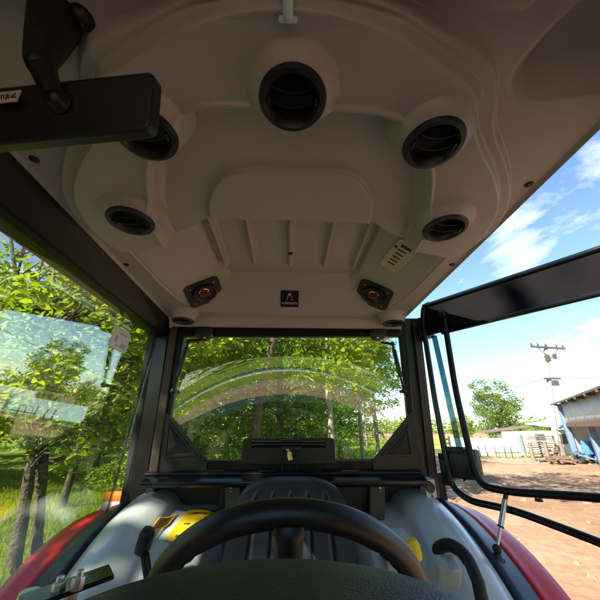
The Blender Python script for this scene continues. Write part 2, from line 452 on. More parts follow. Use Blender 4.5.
# badge ------------------------------------------------------------------
x, y = 0.0, 1.265; n = lnorm(x, y); c = R(x, y, lz(x, y)) + n * .0005
u = Vector((1, 0, 0)); v = n.cross(u); v = v if v.y < 0 else -v
bg = plate(c, u, v, roundrect(.082, .086, .003), n * .003).build('badge', M['navy'], T)
bc = c + n * .0032
def poly(pts, mat, nm): MB().prism([bc + u * a + v * b for a, b in pts], n * .0008).build(nm, mat, bg)
poly([(-.016, -.006), (-.012, -.006), (-.003, .022), (-.006, .027)], M['badge_blue'], 'emblem_left_stroke')
poly([(-.0058, .0275), (-.0028, .0225), (.0, .019), (.004, .021), (.006, .026), (.001, .030)], M['badge_white'], 'emblem_peak')
poly([(.0045, .020), (.0085, .022), (.017, -.007), (.005, -.008)], M['badge_red'], 'emblem_right_stroke')
text('badge_lettering', 'AGROLETS', bc + n * .001 - v * .022, u, v, .0145, M['badge_white'], bg)

# instruction plate on the right slope of the bowl
x, y = .375, 1.0; n = lnorm(x, y); c = R(x, y, lz(x, y)) + n * .002
d = onp(388, 268, c - Vector((0, 0, CAM_Z)), n); e = onp(411, 243, c - Vector((0, 0, CAM_Z)), n)
v = (e - d).normalized(); v = (v - n * v.dot(n)).normalized(); u = v.cross(n); c = (d + e) / 2
L = (e - d).length; W_ = L * .42
pl = plate(c, u, v, roundrect(W_, L, W_ * .25), n * .003).build('instruction_plate', M['cream_label'], T)
pl['label'] = 'cream instruction plate with small dark pictograms'
for k in range(6):
    MB().prism([c + n * .0032 + u * a + v * (b + (k - 2.5) * L * .12) for a, b in ((-W_ * .25, 0), (W_ * .25 * (1 if k == 5 else .5), 0), (W_ * .25 * (1 if k == 5 else .6), L * (.08 if k == 5 else .04)), (-W_ * .25, L * (.08 if k == 5 else .04)))], n * .0006).build('pictogram', M['decal_black'], pl)
MB().lathe([(.0003, .006), (.008, .005), (.010, 0)], R(.365, .86, lz(.365, .86)), Vector((0, 0, -1)), 12).build('plate_button', M['black_plastic'], pl, True)

# roof hook tag near the front
c = onz(288, 7, .455)
hk = MB().tube(rounded([c + Vector((0, -.015, .03)), c + Vector((0, -.012, -.008)), c + Vector((0, .006, -.010)), c + Vector((0, .009, .012))], .006), .0065, 10)
hk.box(c + Vector((0, .008, .004)), (.022, .006, .032), None, .002)
hk.build('coat_hook', M['clip'], T, True, 40)

# rear-view mirror -----------------------------------------------------
s = .36
def zc(px, py, s): p = ray(px, py) * s; return R(p.x, p.y, p.z)
A, B, C_, D = zc(154, 72, s), zc(149, 131, s), zc(-120, 152, s + .02), zc(-118, 101, s + .02)
n = (B - A).cross(D - A).normalized(); n = n if n.y > 0 else -n
uu = (A - D).normalized(); vv = (A - B).normalized(); cc = (A + B + C_ + D) / 4
mir = plate(cc - n * .001, uu, vv, roundrect((A - D).length, (A - B).length, .010), n * .022).build('rear_view_mirror', M['black_plastic'], T, True, 35, bev=.004)
plate(cc + n * .0215, uu, vv, roundrect((A - D).length - .014, (A - B).length - .014, .008), n * .002).build('mirror_glass', plain('mirror_silver', (.8, .8, .8), .03, metal=1, var=0), mir)
mp = zc(55, 98, s - .004)
arm = MB().tube([zc(62, -50, .44), zc(60, -5, .415), zc(55, 22, .395), zc(46, 45, .378), zc(40, 62, .364), zc(46, 78, .358), mp], [.040, .036, .029, .022, .0165, .013, .012], 14)
arm.ball(zc(40, 64, .360), (.030, .030, .030)); arm.ball(zc(84, 14, .405), (.034, .036, .042))
arm.build('mirror_arm', M['black_plastic'], mir, True, 50)
rb = MB().lathe([(.001, .008), (.007, .007), (.011, .002), (.012, -.003), (.014, -.006)], mp - n * -.0, -n if n.y > 0 else n, 18)
rb.build('ball_mount', M['black_plastic'], mir, True, 50)
lc = zc(10, 97.5, s - .003)
st = plate(lc, uu, vv, [(-.016, -.0062), (.010, -.0062), (.0145, .0066), (-.016, .0066)], -n * .0015).build('part_number_label', M['cream_label'], mir)
text('label_print', '26.0(1)26.2(7)'[:7], lc - n * .0018, -uu, vv, .007, M['decal_black'], st)

# left roof beam -------------------------------------------------------
bm_ = MB()
def xs(yy): k = .04 * max(0, min(1.45, yy)); return [(-.532 - k, .507), (-.600 - k * .45, .428), (-.625 - k * .45, .425), (-.690 - k * .2, .430), (-.690 - k * .2, .53), (-.56 - k, .53)]
rings = [[R(x, yy, z) for x, z in xs(yy)] for yy in (-.45, 0, .5, 1.0, 1.48)]
v = [p for g in rings for p in g]; f = []
for i in range(4):
    for k in range(6): f.append((i * 6 + k, i * 6 + (k + 1) % 6, i * 6 + 6 + (k + 1) % 6, i * 6 + 6 + k))
f += [tuple(range(6)), tuple(24 + k for k in range(6))]
bm_.add(v, f).build('roof_beam', M['black_paint'], T, bev=.006)
# right roof rail (slim, above the door opening)
bm2 = MB().prism([R(x, -.45, z) for x, z in ((.567, .515), (.578, .515), (.578, .56), (.567, .56))], (0, 1.93, 0)); bm2.build('roof_rail', M['black_paint'], T, bev=.004)

# rear pillars ---------------------------------------------------------
# rear window plane leans: top nearer the seat
TL = math.radians(2.5)
WP = Vector((0, 1.50, .15)); WN = Vector((0, math.cos(TL), math.sin(TL)))
def onw(px, py, back=0.0): return onp(px, py, WP + WN * back, WN)
def pillar(top, bot, polyt, name, mat, ext=True):
    """quad strip pillar between a top pixel row and a bottom pixel row"""
    pass
UPW = Vector((0, -math.sin(TL), math.cos(TL)))
def strip(pxs_top, yt, pxs_bot, yb, back, thick, mat, name, parent, bev=.004, extra_bot=.0):
    a, b = onw(pxs_top[0], yt, back), onw(pxs_top[1], yt, back); c, d = onw(pxs_bot[1], yb, back), onw(pxs_bot[0], yb, back)
    if extra_bot: c = c + (c - b).normalized() * extra_bot; d = d + (d - a).normalized() * extra_bot
    return MB().prism([a, b, c, d], WN * thick).build(name, mat, parent, bev=bev)
for side, outer, post, brown, inner in (('l', (150, 158, 119, 128), (157, 171, 128, 144), (170.5, 178, 143.5, 153), (177.5, 182, 152.5, 158)),):
    pL = strip((outer[0], outer[1] + .6), 320, (outer[2], outer[3] + .6), 505, .01, .05, M['rubber'], 'door_seal', T, .006)
    p2 = strip((post[0], post[1]), 320, (post[2], post[3]), 503, .0, .07, M['gloss_black'], 'rear_pillar', T, .006)
    strip((brown[0] + .6, brown[1]), 321, (brown[2] + .6, brown[3]), 500, -.02, .05, M['brown_frame'], 'pillar_trim', p2, .003)  # brown strip stands for yard light on the pillar face
    strip((inner[0] + .5, inner[1]), 322, (inner[2] + .5, inner[3]), 495, .0, .04, M['black_paint'], 'seal_channel', p2, .003)
p3 = strip((403, 420), 318, (421, 441), 500, -.005, .08, M['gloss_black'], 'rear_pillar', T, .006)
strip((413, 418.5), 322, (431.5, 438.5), 496, -.012, .0068, M['brown_frame'], 'pillar_trim', p3, .002)
strip((399.5, 402.5), 320, (415, 420.5), 485, .0, .04, M['black_paint'], 'seal_channel', p3, .003)

# rear window ----------------------------------------------------------
RW0 = onw(291, 400)
rw = MB().frame([onw(x, y, -.004) for x, y in ((179, 319), (405, 319), (425, 474), (148, 474))], [onw(x, y, -.004) for x, y in ((184, 336.5), (400, 336.5), (414, 460.5), (163, 460.5))], WN * .03).build('rear_window', M['black_paint'], T, bev=.003)
# curved glass (bulges rearwards)
gl = []; gn, gm = 40, 16
for j in range(gm + 1):
    for i in range(gn + 1):
        fx, fy = i / gn, j / gm
        p = onw(181 + (403 - 181) * fx + (-22 * (1 - fx) + 16 * fx) * fy, 329 + (471 - 329) * fy)
        bul = (1 - (2 * fx - 1) ** 2) * (.056 + .050 * (fy - .5))
        gl.append(p + WN * (.012 + bul))
gf = [(j * (gn + 1) + i, j * (gn + 1) + i + 1, (j + 1) * (gn + 1) + i + 1, (j + 1) * (gn + 1) + i) for j in range(gm) for i in range(gn)]
go = mk('window_pane', gl, gf, M['rear_glass'], rw, True)
md = go.modifiers.new('thick', 'SOLIDIFY'); md.thickness = .004
# gussets
for pts, emb in (([(160, 404), (208, 461), (206, 474), (150, 474)], [(169, 424), (192, 453), (166, 455)]), ([(413, 409), (372, 461), (374, 474), (424, 474)], [(407, 430), (386, 454), (411, 454)])):
    g = MB().prism([onw(x, y, -.012) for x, y in pts], WN * .0078).build('corner_gusset', M['black_plastic'], rw, bev=.002)
    cx = sum(p[0] for p in emb) / 3; cy = sum(p[1] for p in emb) / 3
    big = [(cx + (x - cx) * 1.32, cy + (y - cy) * 1.32) for x, y in emb]
    MB().frame([onw(x, y, -.0165) for x, y in big], [onw(x, y, -.0165) for x, y in emb], WN * .0047).build('raised_rim', M['black_plastic'], g, bev=.0015)
    c3 = onw(cx, cy, -.0175)
    MB().add([onw(*emb[0], -.013), onw(*emb[1], -.013), onw(*emb[2], -.013), c3 - WN * .005], [(0, 1, 3), (1, 2, 3), (2, 0, 3), (0, 2, 1)]).build('embossed_cone', M['black_plastic'], g)
# hinges, struts
for x, sx in ((205, 1), (377.5, -1)):
    h = MB().lathe([(.0005, -.03), (.030, -.03), (.044, -.024), (.047, -.012), (.047, .012)], onw(x, 332, -.01), WN, 26).build('hinge_knob', M['black_plastic'], rw, True, 40)
    MB().box(onw(x + 8 * (-sx), 327, -.012), (.13, .018, .034), None, .004).build('hinge_plate', M['black_paint'], h)
    MB().lathe([(.0003, -.009), (.007, -.007), (.008, 0)], onw(x, 337.5, -.03), WN, 10).build('hinge_bolt', M['steel'], h)
for (a, b) in (((189, 341), (173, 391)), ((392.5, 344), (404, 391))):
    p, q = onw(*a, -.045), onw(*b, -.045)
    s_ = MB().tube([p, p.lerp(q, .12), p.lerp(q, .121), p.lerp(q, .72)], [.006, .006, .0105, .0105], 12).build('gas_strut', M['gloss_black'], rw, True, 40)
    MB().tube([p.lerp(q, .70), q], .0052, 10).build('strut_rod', M['steel'] if False else M['black_paint'], s_, True, 40)
    MB().ball(p, (.022, .022, .022)).build('ball_joint', M['black_plastic'], s_, True)
    e_ = MB().ball(q, (.026, .026, .026)); e_.tube([q, q + WN * .045], .008, 10); e_.build('ball_joint', M['black_plastic'], s_, True, 60)
    MB().tube([p, p + Vector((.05 if a[0] < 300 else -.05, 0, .012)) + WN * .02], .006, 8).build('strut_bracket', M['black_paint'], s_, True)
# latch plate, grab bar, lock
hp = plate(onw(289, 451, -.012), (1, 0, 0), UPW, roundrect(.415, .105, .015), WN * .006).build('latch_plate', M['black_plastic'], rw, bev=.002)
MB().tube([onw(252, 444.5, -.05), onw(256, 444.2, -.052), onw(320, 444.2, -.052), onw(325, 444.2, -.05)], [.015, .013, .013, .016], 14).build('grab_bar', M['gloss_black'], hp, True, 40)
for x in (254, 322): MB().tube([onw(x, 444.5, -.05), onw(x, 444.5, -.01)], .013, 12).build('bar_mount', M['black_plastic'], hp, True, 50)
MB().box(onw(291, 445, -.045), (.09, .03, .045), None, .004).build('latch_body', M['black_plastic'], hp)
MB().tube([onw(296.5, 441, -.05), onw(296.5, 433.5, -.05)], [.009, .010], 10).build('latch_button', M['black_plastic'], hp, True, 50)
lk = MB().box(onw(289.5, 455, -.05), (.022, .018, .026), None, .003).tube([onw(289, 451, -.055), onw(290.5, 460, -.058)], [.008, .012], 10); lk.ball(onw(287.5, 450, -.06), (.016, .016, .016)); lk.build('brass_lock', M['brass'], hp, True, 40)
MB().frame([onw(x, y, -.02) for x, y in ((282, 455), (297.5, 455), (298, 471), (281.5, 471))], [onw(x, y, -.02) for x, y in ((283.2, 456.5), (296.3, 456.5), (296.8, 471), (282.7, 471))], WN * .012).build('keeper', M['black_plastic'], hp)

# rear wall below the window --------------------------------------------
yb = 1.5
ld = MB().prism([R(-.585, y, z) for y, z in ((1.54, -.165), (1.54, -.215), (1.42, -.222), (1.408, -.214), (1.405, -.200), (1.43, -.190), (1.50, -.180))], (1.165, 0, 0)).build('rear_ledge', M['gloss_black'], T, bev=.003)
pt = MB().prism([R(-.60, y, z) for y, z in ((1.56, -.13), (1.56, -.19), (1.47, -.184), (1.47, -.176), (1.52, -.165))], (1.19, 0, 0)).build('window_sill', M['black_plastic'], T, bev=.003)
for x in (215, 268, 312, 350): MB().box(ony(x, 470.5, 1.465), (.075, .012, .006)).build('sill_clip', M['gloss_black'], pt)
MB().prism([R(-.72, 1.56, z) for z in (-.19,)] + [R(.72, 1.56, -.19), R(.72, 1.56, -1.0), R(-.72, 1.56, -1.0)], (0, .03, 0)).build('rear_wall', M['black_paint'], T)
bx = MB().box(ony(301, 497, 1.46) + Vector((0, .03, -.03)), (.66, .08, .15)).build('rear_box', M['black_paint'], T, bev=.004)
for x in (232, 377):
    b_ = MB().prism([ony(x - 7, 486, 1.425), ony(x + 8, 486, 1.425), ony(x + 8, 520, 1.40), ony(x - 7, 520, 1.40)], (0, .03, 0)).build('rear_bracket', M['brown_frame'], T, bev=.003)
    for yy in range(488, 506, 4):
        MB().lathe([(.0003, .004), (.004, .003), (.0045, 0)], ony(x + (3 if x > 300 else -1), yy, 1.424), (0, -1, 0), 8).build('bracket_rivet', M['steel'], b_)
# floor and inner side walls of the cab
fl = MB().box(R(0, .55, -1.02), (1.30, 2.1, .04)).build('cab_floor', M['rubber'], T)

# seat --------------------------------------------------------------------
def seat_shape():
    rows = []; nu, nv = 60, 26
    v = []; f = []
    for j in range(nv + 1):
        t = j / nv                          # 0 bottom .. 1 top
        z = -.56 + .39 * t; y = 1.06 + .17 * t
        hw = .222 - .038 * t
        if t > .78: hw = hw - .06 * (1 - math.sqrt(max(0, 1 - ((t - .78) / .22) ** 2)))
        for i in range(nu + 1):
            s_ = -1 + 2 * i / nu; x = hw * s_
            bulge = -.035 * (abs(s_) ** 3) - .02 * s_ * s_
            g = 0
            for gx in (-.66, -.33, 0, .33, .66):
                w = .045 if t > .72 and t < .90 else (.035 if t <= .70 else 0)
                if w and abs(s_ - gx) < w: g = max(g, .014 * (1 - (abs(s_ - gx) / w) ** 2))
            rim = -.012 * max(0, (t - .88) / .12) ** 2
            v.append(R(x + .015, y - .03 * abs(s_) ** 3 + g - rim * 1.5, z - .008 * abs(s_) ** 4 * t))
    for j in range(nv):
        for i in range(nu): f.append((j * (nu + 1) + i, j * (nu + 1) + i + 1, (j + 1) * (nu + 1) + i + 1, (j + 1) * (nu + 1) + i))
    return v, f
st = MB().prism([R(-.09, y, z) for y, z in ((.75, -.98), (1.2, -.98), (1.2, -.72), (.75, -.72))], (.2, 0, 0)).build('driver_seat', M['black_plastic'], T, bev=.01)
v, f = seat_shape()
nb = len(v); NU = 61; NV = 27
v += [p + Vector((0, .075, 0)) for p in v]
f += [tuple(nb + k for k in q)[::-1] for q in f]
ring_ = [i for i in range(NU)] + [j * NU + NU - 1 for j in range(1, NV)] + [(NV - 1) * NU + i for i in range(NU - 2, -1, -1)] + [j * NU for j in range(NV - 2, 0, -1)]
f += [(a, b, nb + b, nb + a) for a, b in zip(ring_, ring_[1:] + ring_[:1])]
bk = mk('backrest', v, f, M['seat'], st, True, autosmooth=50)
cu = MB().box(R(.015, .90, -.60), (.44, .42, .12), None, .035); cu.build('seat_cushion', M['seat'], st, True, 40)

# inner fenders (grey) + black strip + red fender ----------------------------
FC = (1.62, -1.13)
def arc_sheet(name, prof, th0, th1, mat, side, parent, nth=70, thick=.006):
    """prof: list of (|x|, extra radius); swept about the rear axle"""
    v = []; f = []; m = len(prof)
    for j in range(nth + 1):
        th = math.radians(th0 + (th1 - th0) * j / nth)
        for (x, e) in prof:
            r_ = .85 + e; v.append(R(side * x, FC[0] - r_ * math.sin(th), FC[1] + r_ * math.cos(th)))
    for j in range(nth):
        for i in range(m - 1): f.append((j * m + i, j * m + i + 1, (j + 1) * m + i + 1, (j + 1) * m + i))
    o = mk(name, v, f, mat, parent, True)
    md = o.modifiers.new('thick', 'SOLIDIFY'); md.thickness = thick; md.offset = 0
    return o
def spl(pts, n):
    """smooth interpolation of profile points"""
    out = []
    for i in range(len(pts) - 1):
        p0 = pts[max(0, i - 1)]; p1 = pts[i]; p2 = pts[i + 1]; p3 = pts[min(len(pts) - 1, i + 2)]
        for k in range(n):
            t = k / n
            out.append(tuple(.5 * (2 * b + (c - a) * t + (2 * a - 5 * b + 4 * c - d) * t * t + (3 * b - a - 3 * c + d) * t ** 3) for a, b, c, d in zip(p0, p1, p2, p3)))
    out.append(pts[-1]); return out
gprof = spl([(.66, -.012), (.648, .000), (.62, .020), (.575, .036), (.53, .034), (.485, .012), (.458, -.018), (.435, -.027), (.405, -.029), (.375, -.028), (.325, -.028), (.285, -.040), (.258, -.12), (.252, -.3)], 6)
for side in (-1, 1):
    g = arc_sheet('inner_fender', gprof, 3, 100, M['grey_fender'], side, T)
    g['label'] = 'left grey plastic inner fender carrying yellow decals' if side < 0 else 'right grey plastic inner fender with black grab loop'
    arc_sheet('fender_strip', spl([(.655, -.016), (.675, -.004), (.70, -.012), (.745, -.036), (.775, -.055)], 5), 0, 105, M['strip'], side, T, thick=.008)
    rf = arc_sheet('red_fender', spl([(.765, -.056), (.775, -.046), (.80, -.053), (.835, -.061), (.87, -.073), (.888, -.090), (.893, -.15)], 5), -35, 112, M['red'], side, T, thick=.008)
    # inner fender wall under the strip
    # rear wheel
    wc = R(side * .83, FC[0], FC[1] + 0)
    tyr = MB().lathe([(.40, -.09), (.47, -.11), (.62, -.12), (.68, -.10), (.695, -.06), (.70, 0), (.695, .06), (.68, .10), (.62, .12), (.47, .11), (.40, .09)], wc, (1, 0, 0), 56)
    wh = MB().lathe([(.08, .03), (.2, .02), (.33, .05), (.40, .09), (.42, .095), (.40, .08), (.40, -.09), (.08, -.02)], wc, (side, 0, 0), 40).build('rear_wheel', M['lamp_grey'], T, True, 40)
    tyr.build('tyre', M['tyre'], wh, True, 40)
    lg = MB()
    for k in range(24):
        a = 2 * math.pi * k / 24
        for s2 in (-1, 1):
            a2 = a + (math.pi / 24 if s2 > 0 else 0)
            rm = Matrix.Rotation(a2, 3, 'X') @ Matrix.Rotation(.55 * s2, 3, 'Z')
            lg.box(wc + Matrix.Rotation(a2, 3, 'X') @ Vector((s2 * .055, 0, .69)), (.11, .04, .045), rm)
    lg.build('tyre_lugs', M['tyre'], wh)
# decals on left inner fender
def fen(side, x, th, e):
    t = math.radians(th); r_ = .85 + e; return R(side * x, FC[0] - r_ * math.sin(t), FC[1] + r_ * math.cos(t))
def prof_e(x):
    for (a, ea), (b, eb) in zip(gprof, gprof[1:]):
        if b <= x <= a: return ea + (eb - ea) * (a - x) / (a - b + 1e-9)
    return -.3
def fen_patch(quad, mat, name, parent, n=14, lift=.008, nm=None):
    """decal following the fender: quad of (|x|, theta) on the left side"""
    v = []; f = []
    for j in range(n + 1):
        for i in range(n + 1):
            a = i / n; b = j / n
            x = (quad[0][0] * (1 - a) + quad[1][0] * a) * (1 - b) + (quad[3][0] * (1 - a) + quad[2][0] * a) * b
            t = (quad[0][1] * (1 - a) + quad[1][1] * a) * (1 - b) + (quad[3][1] * (1 - a) + quad[2][1] * a) * b
            v.append(fen(-1, x, t, prof_e(x) + lift))
    for j in range(n):
        for i in range(n): f.append((j * (n + 1) + i, j * (n + 1) + i + 1, (j + 1) * (n + 1) + i + 1, (j + 1) * (n + 1) + i))
    o = mk(name, v, f, mat, parent, True); m_ = o.modifiers.new('t', 'SOLIDIFY'); m_.thickness = .001; return o
LF = [o for o in T.children if o.name.startswith('inner_fender')][0]
d1 = fen_patch([(.475, 17), (.415 + .02, 11), (.415 + .025, 16.5), (.478, 23)], M['yellow'], 'warning_decal', LF); 
for k in range(5):
    a = .12 + .16 * k
    def q(a, b): return (.475 + (.435 - .475) * a + .004 * b, 17 + (11 - 17) * a + 5.8 * b)
    fen_patch([q(.12, a), q(.86, a), q(.86, a + .06), q(.12, a + .06)], M['decal_black'], 'decal_line', d1, 4, .0092)
d2 = fen_patch([(.425, 22), (.40, 7), (.275, 9), (.28, 23)], M['yellow'], 'instruction_decal', LF)
rr = random.Random(5)
for k in range(16):
    x = .30 + .1 * rr.random(); t = rr.choice([9.5, 11, 13, 16, 18.5, 20.5]); fen_patch([(x, t), (x - .022, t), (x - .022, t + .45), (x, t + .45)], M['decal_black'], 'decal_line', d2, 2, .0094)
# lever and slots on the left console
sl = MB()
fen_patch([(.385, 24), (.371, 24), (.371, 55), (.385, 55)], M['black_plastic'], 'lever_slot', LF, 12, .006)
fen_patch([(.285, 30), (.273, 30), (.273, 55), (.285, 55)], M['black_plastic'], 'lever_slot', LF, 12, .006)
c = onx(145, 541, -.42)
lv = MB().box(c, (.042, .04, .075), Matrix.Rotation(.3, 3, 'Y') @ Matrix.Rotation(.35, 3, 'X'), .014)
lv.tube([c + Vector((.01, -.01, -.03)), c + Vector((.04, .03, -.16))], .012, 10); lv.build('control_lever', M['black_plastic'], T, True, 40)
# right console: yellow knob, moulded box, grab loop
c = onx(413, 550, .30)
kb = MB().box(c, (.036, .032, .048), Matrix.Rotation(-.2, 3, 'Y'), .014).build('control_knob', M['yellow_knob'], T, True, 40)
MB().tube([c + Vector((0, 0, -.02)), c + Vector((.01, .03, -.18))], .008, 10).build('lever_rod', M['steel'], kb, True)
RF = [o for o in T.children if o.name.startswith('inner_fender')][1]
bxx = MB()
def q4(pts, v): return [onx(x, y, v) for x, y in pts]
cb = onx(397, 530, .40)
MB().box(R(.375, 1.26, -.385), (.11, .14, .07), Matrix.Rotation(.38, 3, 'X'), .014).build('switch_pod', M['grey_fender'], RF, True, 40)
plate(R(.375, 1.195, -.375), (1, 0, 0), (0, -.25, .9), roundrect(.07, .05, .008), Vector((0, -.004, 0))).build('switch_window', plain('smoked_cover', (.35, .42, .42), .12, var=.1), RF)
lp = [onx(437, 551, .47), onx(441, 546, .47), onx(450, 544.5, .475), onx(461, 551, .48), onx(470, 563, .485), onx(478, 582, .485), onx(483, 605, .485), onx(486, 640, .485)]
gl_ = MB().tube(lp, .0155, 14).build('grab_loop', M['rubber'], T, True, 50)
rg = MB()
for a in (.25, .5, .75): 
    for i in range(0, 4): rg.lathe([(.0165, -.0015), (.0175, 0), (.0165, .0015)], lp[i].lerp(lp[i + 1], a), (lp[i + 1] - lp[i]), 14)
rg.build('grip_ridge', M['rubber'], gl_, True)
MB().box(onx(446, 572, .45), (.07, .05, .07), Matrix.Rotation(.5, 3, 'X'), .012).build('pocket', plain('grey_translucent', (.42, .47, .47), .2, var=.15, vscale=30), RF, True, 40)

# steering wheel ------------------------------------------------------------
WT = math.radians(52)                      # lean of the wheel plane from the horizontal
top = ray(289, 513) * .375; top = R(top.x, top.y, top.z)
wu = Vector((1, 0, 0)); wv = Vector((0, -math.cos(WT), math.sin(WT)))     # up along the rim plane, towards the camera
wn = wu.cross(wv)
WRr = .186; WC = top - wv * WRr; WC.x = top.x
tp = [WC + (wu * math.cos(a) + wv * math.sin(a)) * WRr for a in [2 * math.pi * k / 96 for k in range(96)]]
vv_, ff = [], []; nn = 18
for k in range(96):
    a = 2 * math.pi * k / 96; ro = (tp[k] - WC).normalized()
    for j in range(nn):
        b = 2 * math.pi * j / nn
        rr_ = .0165
        rel = ro * math.cos(b) * rr_ + wn * math.sin(b) * rr_ * 1.05
        if math.cos(b) < -.2 and (.2 < a < .95 or 2.2 < a < 2.95): rel *= 1 - .13 * (.5 + .5 * math.cos(a * 52)) * min(1, (-math.cos(b) - .2) * 2)
        vv_.append(tp[k] + rel)
for k in range(96):
    for j in range(nn): ff.append((k * nn + j, k * nn + (j + 1) % nn, ((k + 1) % 96) * nn + (j + 1) % nn, ((k + 1) % 96) * nn + j))
sw = mk('steering_wheel', vv_, ff, M['wheel'], T, True)
for a in (90, 210, 330):
    t = math.radians(a); dr = wu * math.cos(t) + wv * math.sin(t); hub = WC - wn * (-.02)
    o = MB().tube([WC + dr * (WRr - .006), WC + dr * (WRr - .03) + wn * .006, WC + dr * (WRr - .07) + wn * .012, WC + dr * .03 + wn * .02], [.026, .019, .0185, .026], 14); o.build('spoke', M['wheel'], sw, True)
MB().lathe([(.001, .0), (.03, .0), (.05, -.01), (.055, -.03), (.05, -.05), (.03, -.07)], WC + wn * .03 * (1 if wn.y > 0 else -1), wn * (1 if wn.y > 0 else -1), 30).build('hub', M['black_plastic'], sw, True, 40)
MB().tube([WC, WC - wn * (1 if wn.y > 0 else -1) * .35 + Vector((0, -.02, -.05))], [.03, .05], 16).build('steering_column', M['black_plastic'], T, True)

# dash cowl -------------------------------------------------------------------
v = []; f = []; nu, nv = 60, 30
for j in range(nv + 1):
    t = j / nv                                    # 0 rear lip (driver side) .. 1 towards windscreen
    for i in range(nu + 1):
        s_ = -1 + 2 * i / nu
        yy = .335 - .56 * t - .07 * s_ * s_ * (1 - t)
        hw = .212 + .14 * t
        drop = .030 * s_ * s_ + .10 * abs(s_) ** 5
        lipd = .05 * max(0, .12 - t) ** 2 * 40
        zz = -.1195 - drop - lipd - .012 * t
        v.append(R(-.008 + hw * s_, yy, zz))
for j in range(nv):
    for i in range(nu): f.append((j * (nu + 1) + i, j * (nu + 1) + i + 1, (j + 1) * (nu + 1) + i + 1, (j + 1) * (nu + 1) + i))
db = mk('dashboard', v, f, M['dash'], T, True); md = db.modifiers.new('t', 'SOLIDIFY'); md.thickness = .03; md.offset = 1
md = db.modifiers.new('b', 'BEVEL'); md.width = .01; md.segments = 3; md.limit_method = 'ANGLE'; md.angle_limit = .9
MB().box(R(0, 0.0, -.62), (.36, .42, .76), None, .03).build('dash_column', M['black_plastic'], db, True, 40)
# bolted bracket on the left
c = ray(68, 587) * .42; c = R(c.x, c.y, c.z)
br = MB().box(c, (.105, .050, .006), Matrix.Rotation(.62, 3, 'Z') @ Matrix.Rotation(-.12, 3, 'Y'), .002)
c2 = ray(25, 603) * .42
br.box(R(c2.x, c2.y, c2.z - .012), (.06, .05, .012), Matrix.Rotation(.45, 3, 'Z'), .003)
bo = br.build('bolted_bracket', M['gloss_black'], T)
for (x, y) in ((60, 579), (80, 573), (56, 588), (74, 583)):
    p = ray(x, y + 1.5) * .415; p = R(p.x, p.y, p.z)
    MB().lathe([(.0003, .009), (.0045, .009), (.005, .0075), (.005, .002), (.008, .002), (.0085, 0), (.008, -.012)], p + Vector((0, 0, -.004)), (0, 0, 1), 8).build('bracket_bolt', M['steel'], bo, True, 25)
bp = ray(28, 600) * .415
MB().lathe([(.0003, .010), (.012, .010), (.014, .002), (.016, 0)], R(bp.x, bp.y, bp.z), (0, 0, 1), 16).build('bracket_bolt', M['steel'], bo, True, 30)
# black side tray between left bracket and fender
MB().prism([R(x, y, z) for x, y, z in ((-.34, .26, -.40), (-.66, .26, -.42), (-.66, .80, -.62), (-.34, .80, -.60))], (0, 0, -.03)).build('side_tray', M['strip'], T)

# left side window ------------------------------------------------------------
SG_T = math.radians(4.5)
SGN = Vector((math.cos(SG_T), 0, -math.sin(SG_T)))
sw_ = []; gn, gm = 40, 10
for j in range(gm + 1):
    for i in range(gn + 1):
        yy = -.42 + (1.50 + .42) * i / gn; zz = .455 - (.455 + .62) * j / gm
        x = -.655 - math.tan(SG_T) * (.455 - zz) - .04 * (yy - .9) * .6
        sw_.append(R(x, yy, zz))
gf = [(j * (gn + 1) + i, j * (gn + 1) + i + 1, (j + 1) * (gn + 1) + i + 1, (j + 1) * (gn + 1) + i) for j in range(gm) for i in range(gn)]
sgl = mk('side_window', sw_, gf, M['glass'], T, True); md = sgl.modifiers.new('t', 'SOLIDIFY'); md.thickness = .004
sgl['label'] = 'left side window pane reflecting blue sky'
def onsg(px, py, off=0):
    n = Vector((math.cos(SG_T), .024, -math.sin(SG_T))).normalized(); return onp(px, py, Vector((-.655, .9, .455)) + n * off, n)
o4 = [onsg(x, y, .006) for x, y in ((114.5, 324), (130, 335), (126.5, 354), (110.5, 346))]
cst = sum(o4, Vector()) / 4; uS = (o4[1] - o4[0]).normalized(); nS = (o4[1] - o4[0]).cross(o4[3] - o4[0]).normalized(); vS = nS.cross(uS); vS = vS if vS.z > 0 else -vS
sk = plate(cst, uS, vS, roundrect((o4[1] - o4[0]).length, (o4[3] - o4[0]).length, .014), Vector((-.001, 0, 0))).build('window_sticker', M['white_label'], sgl)
w_, h_ = (o4[1] - o4[0]).length, (o4[3] - o4[0]).length
inw = Vector((.0015, 0, 0))
for (a, b, c_, d_) in ((-.3, -.05, .12, .3), (.1, -.22, .26, .22), (-.1, .28, .4, .05), (-.2, -.33, .3, .05)):
    plate(cst + inw * .2 + uS * w_ * (a + c_ / 2) + vS * h_ * (b + .0), uS, vS, roundrect(w_ * c_, h_ * d_, .003), inw * .6).build('sticker_print', M['badge_blue'], sk)

# front of the cab (behind the eye): posts and windscreen ------------------------
for sx in (-1, 1):
    MB().prism([R(sx * .60, -.44, .45), R(sx * .54, -.44, .45), R(sx * .60, -.62, -.60), R(sx * .67, -.62, -.60)], (0, .06, 0)).build('front_pillar', M['black_paint'], T, bev=.006)
for sx in (-1, 1):  # unseen panels, added to keep door light off the front of the liner
    MB().prism([R(sx * .575, -.40, .50), R(sx * .585, .35, .50), R(sx * .66, .18, -.45), R(sx * .66, -.55, -.45)], (sx * .03, 0, 0)).build('added_shade_panel', M['black_paint'], T, bev=.006)
ws = MB().prism([R(-.55, -.425, .42), R(.55, -.425, .42), R(.61, -.60, -.5), R(-.61, -.60, -.5)], (0, -.005, 0)).build('windscreen', M['door_glass'], T)
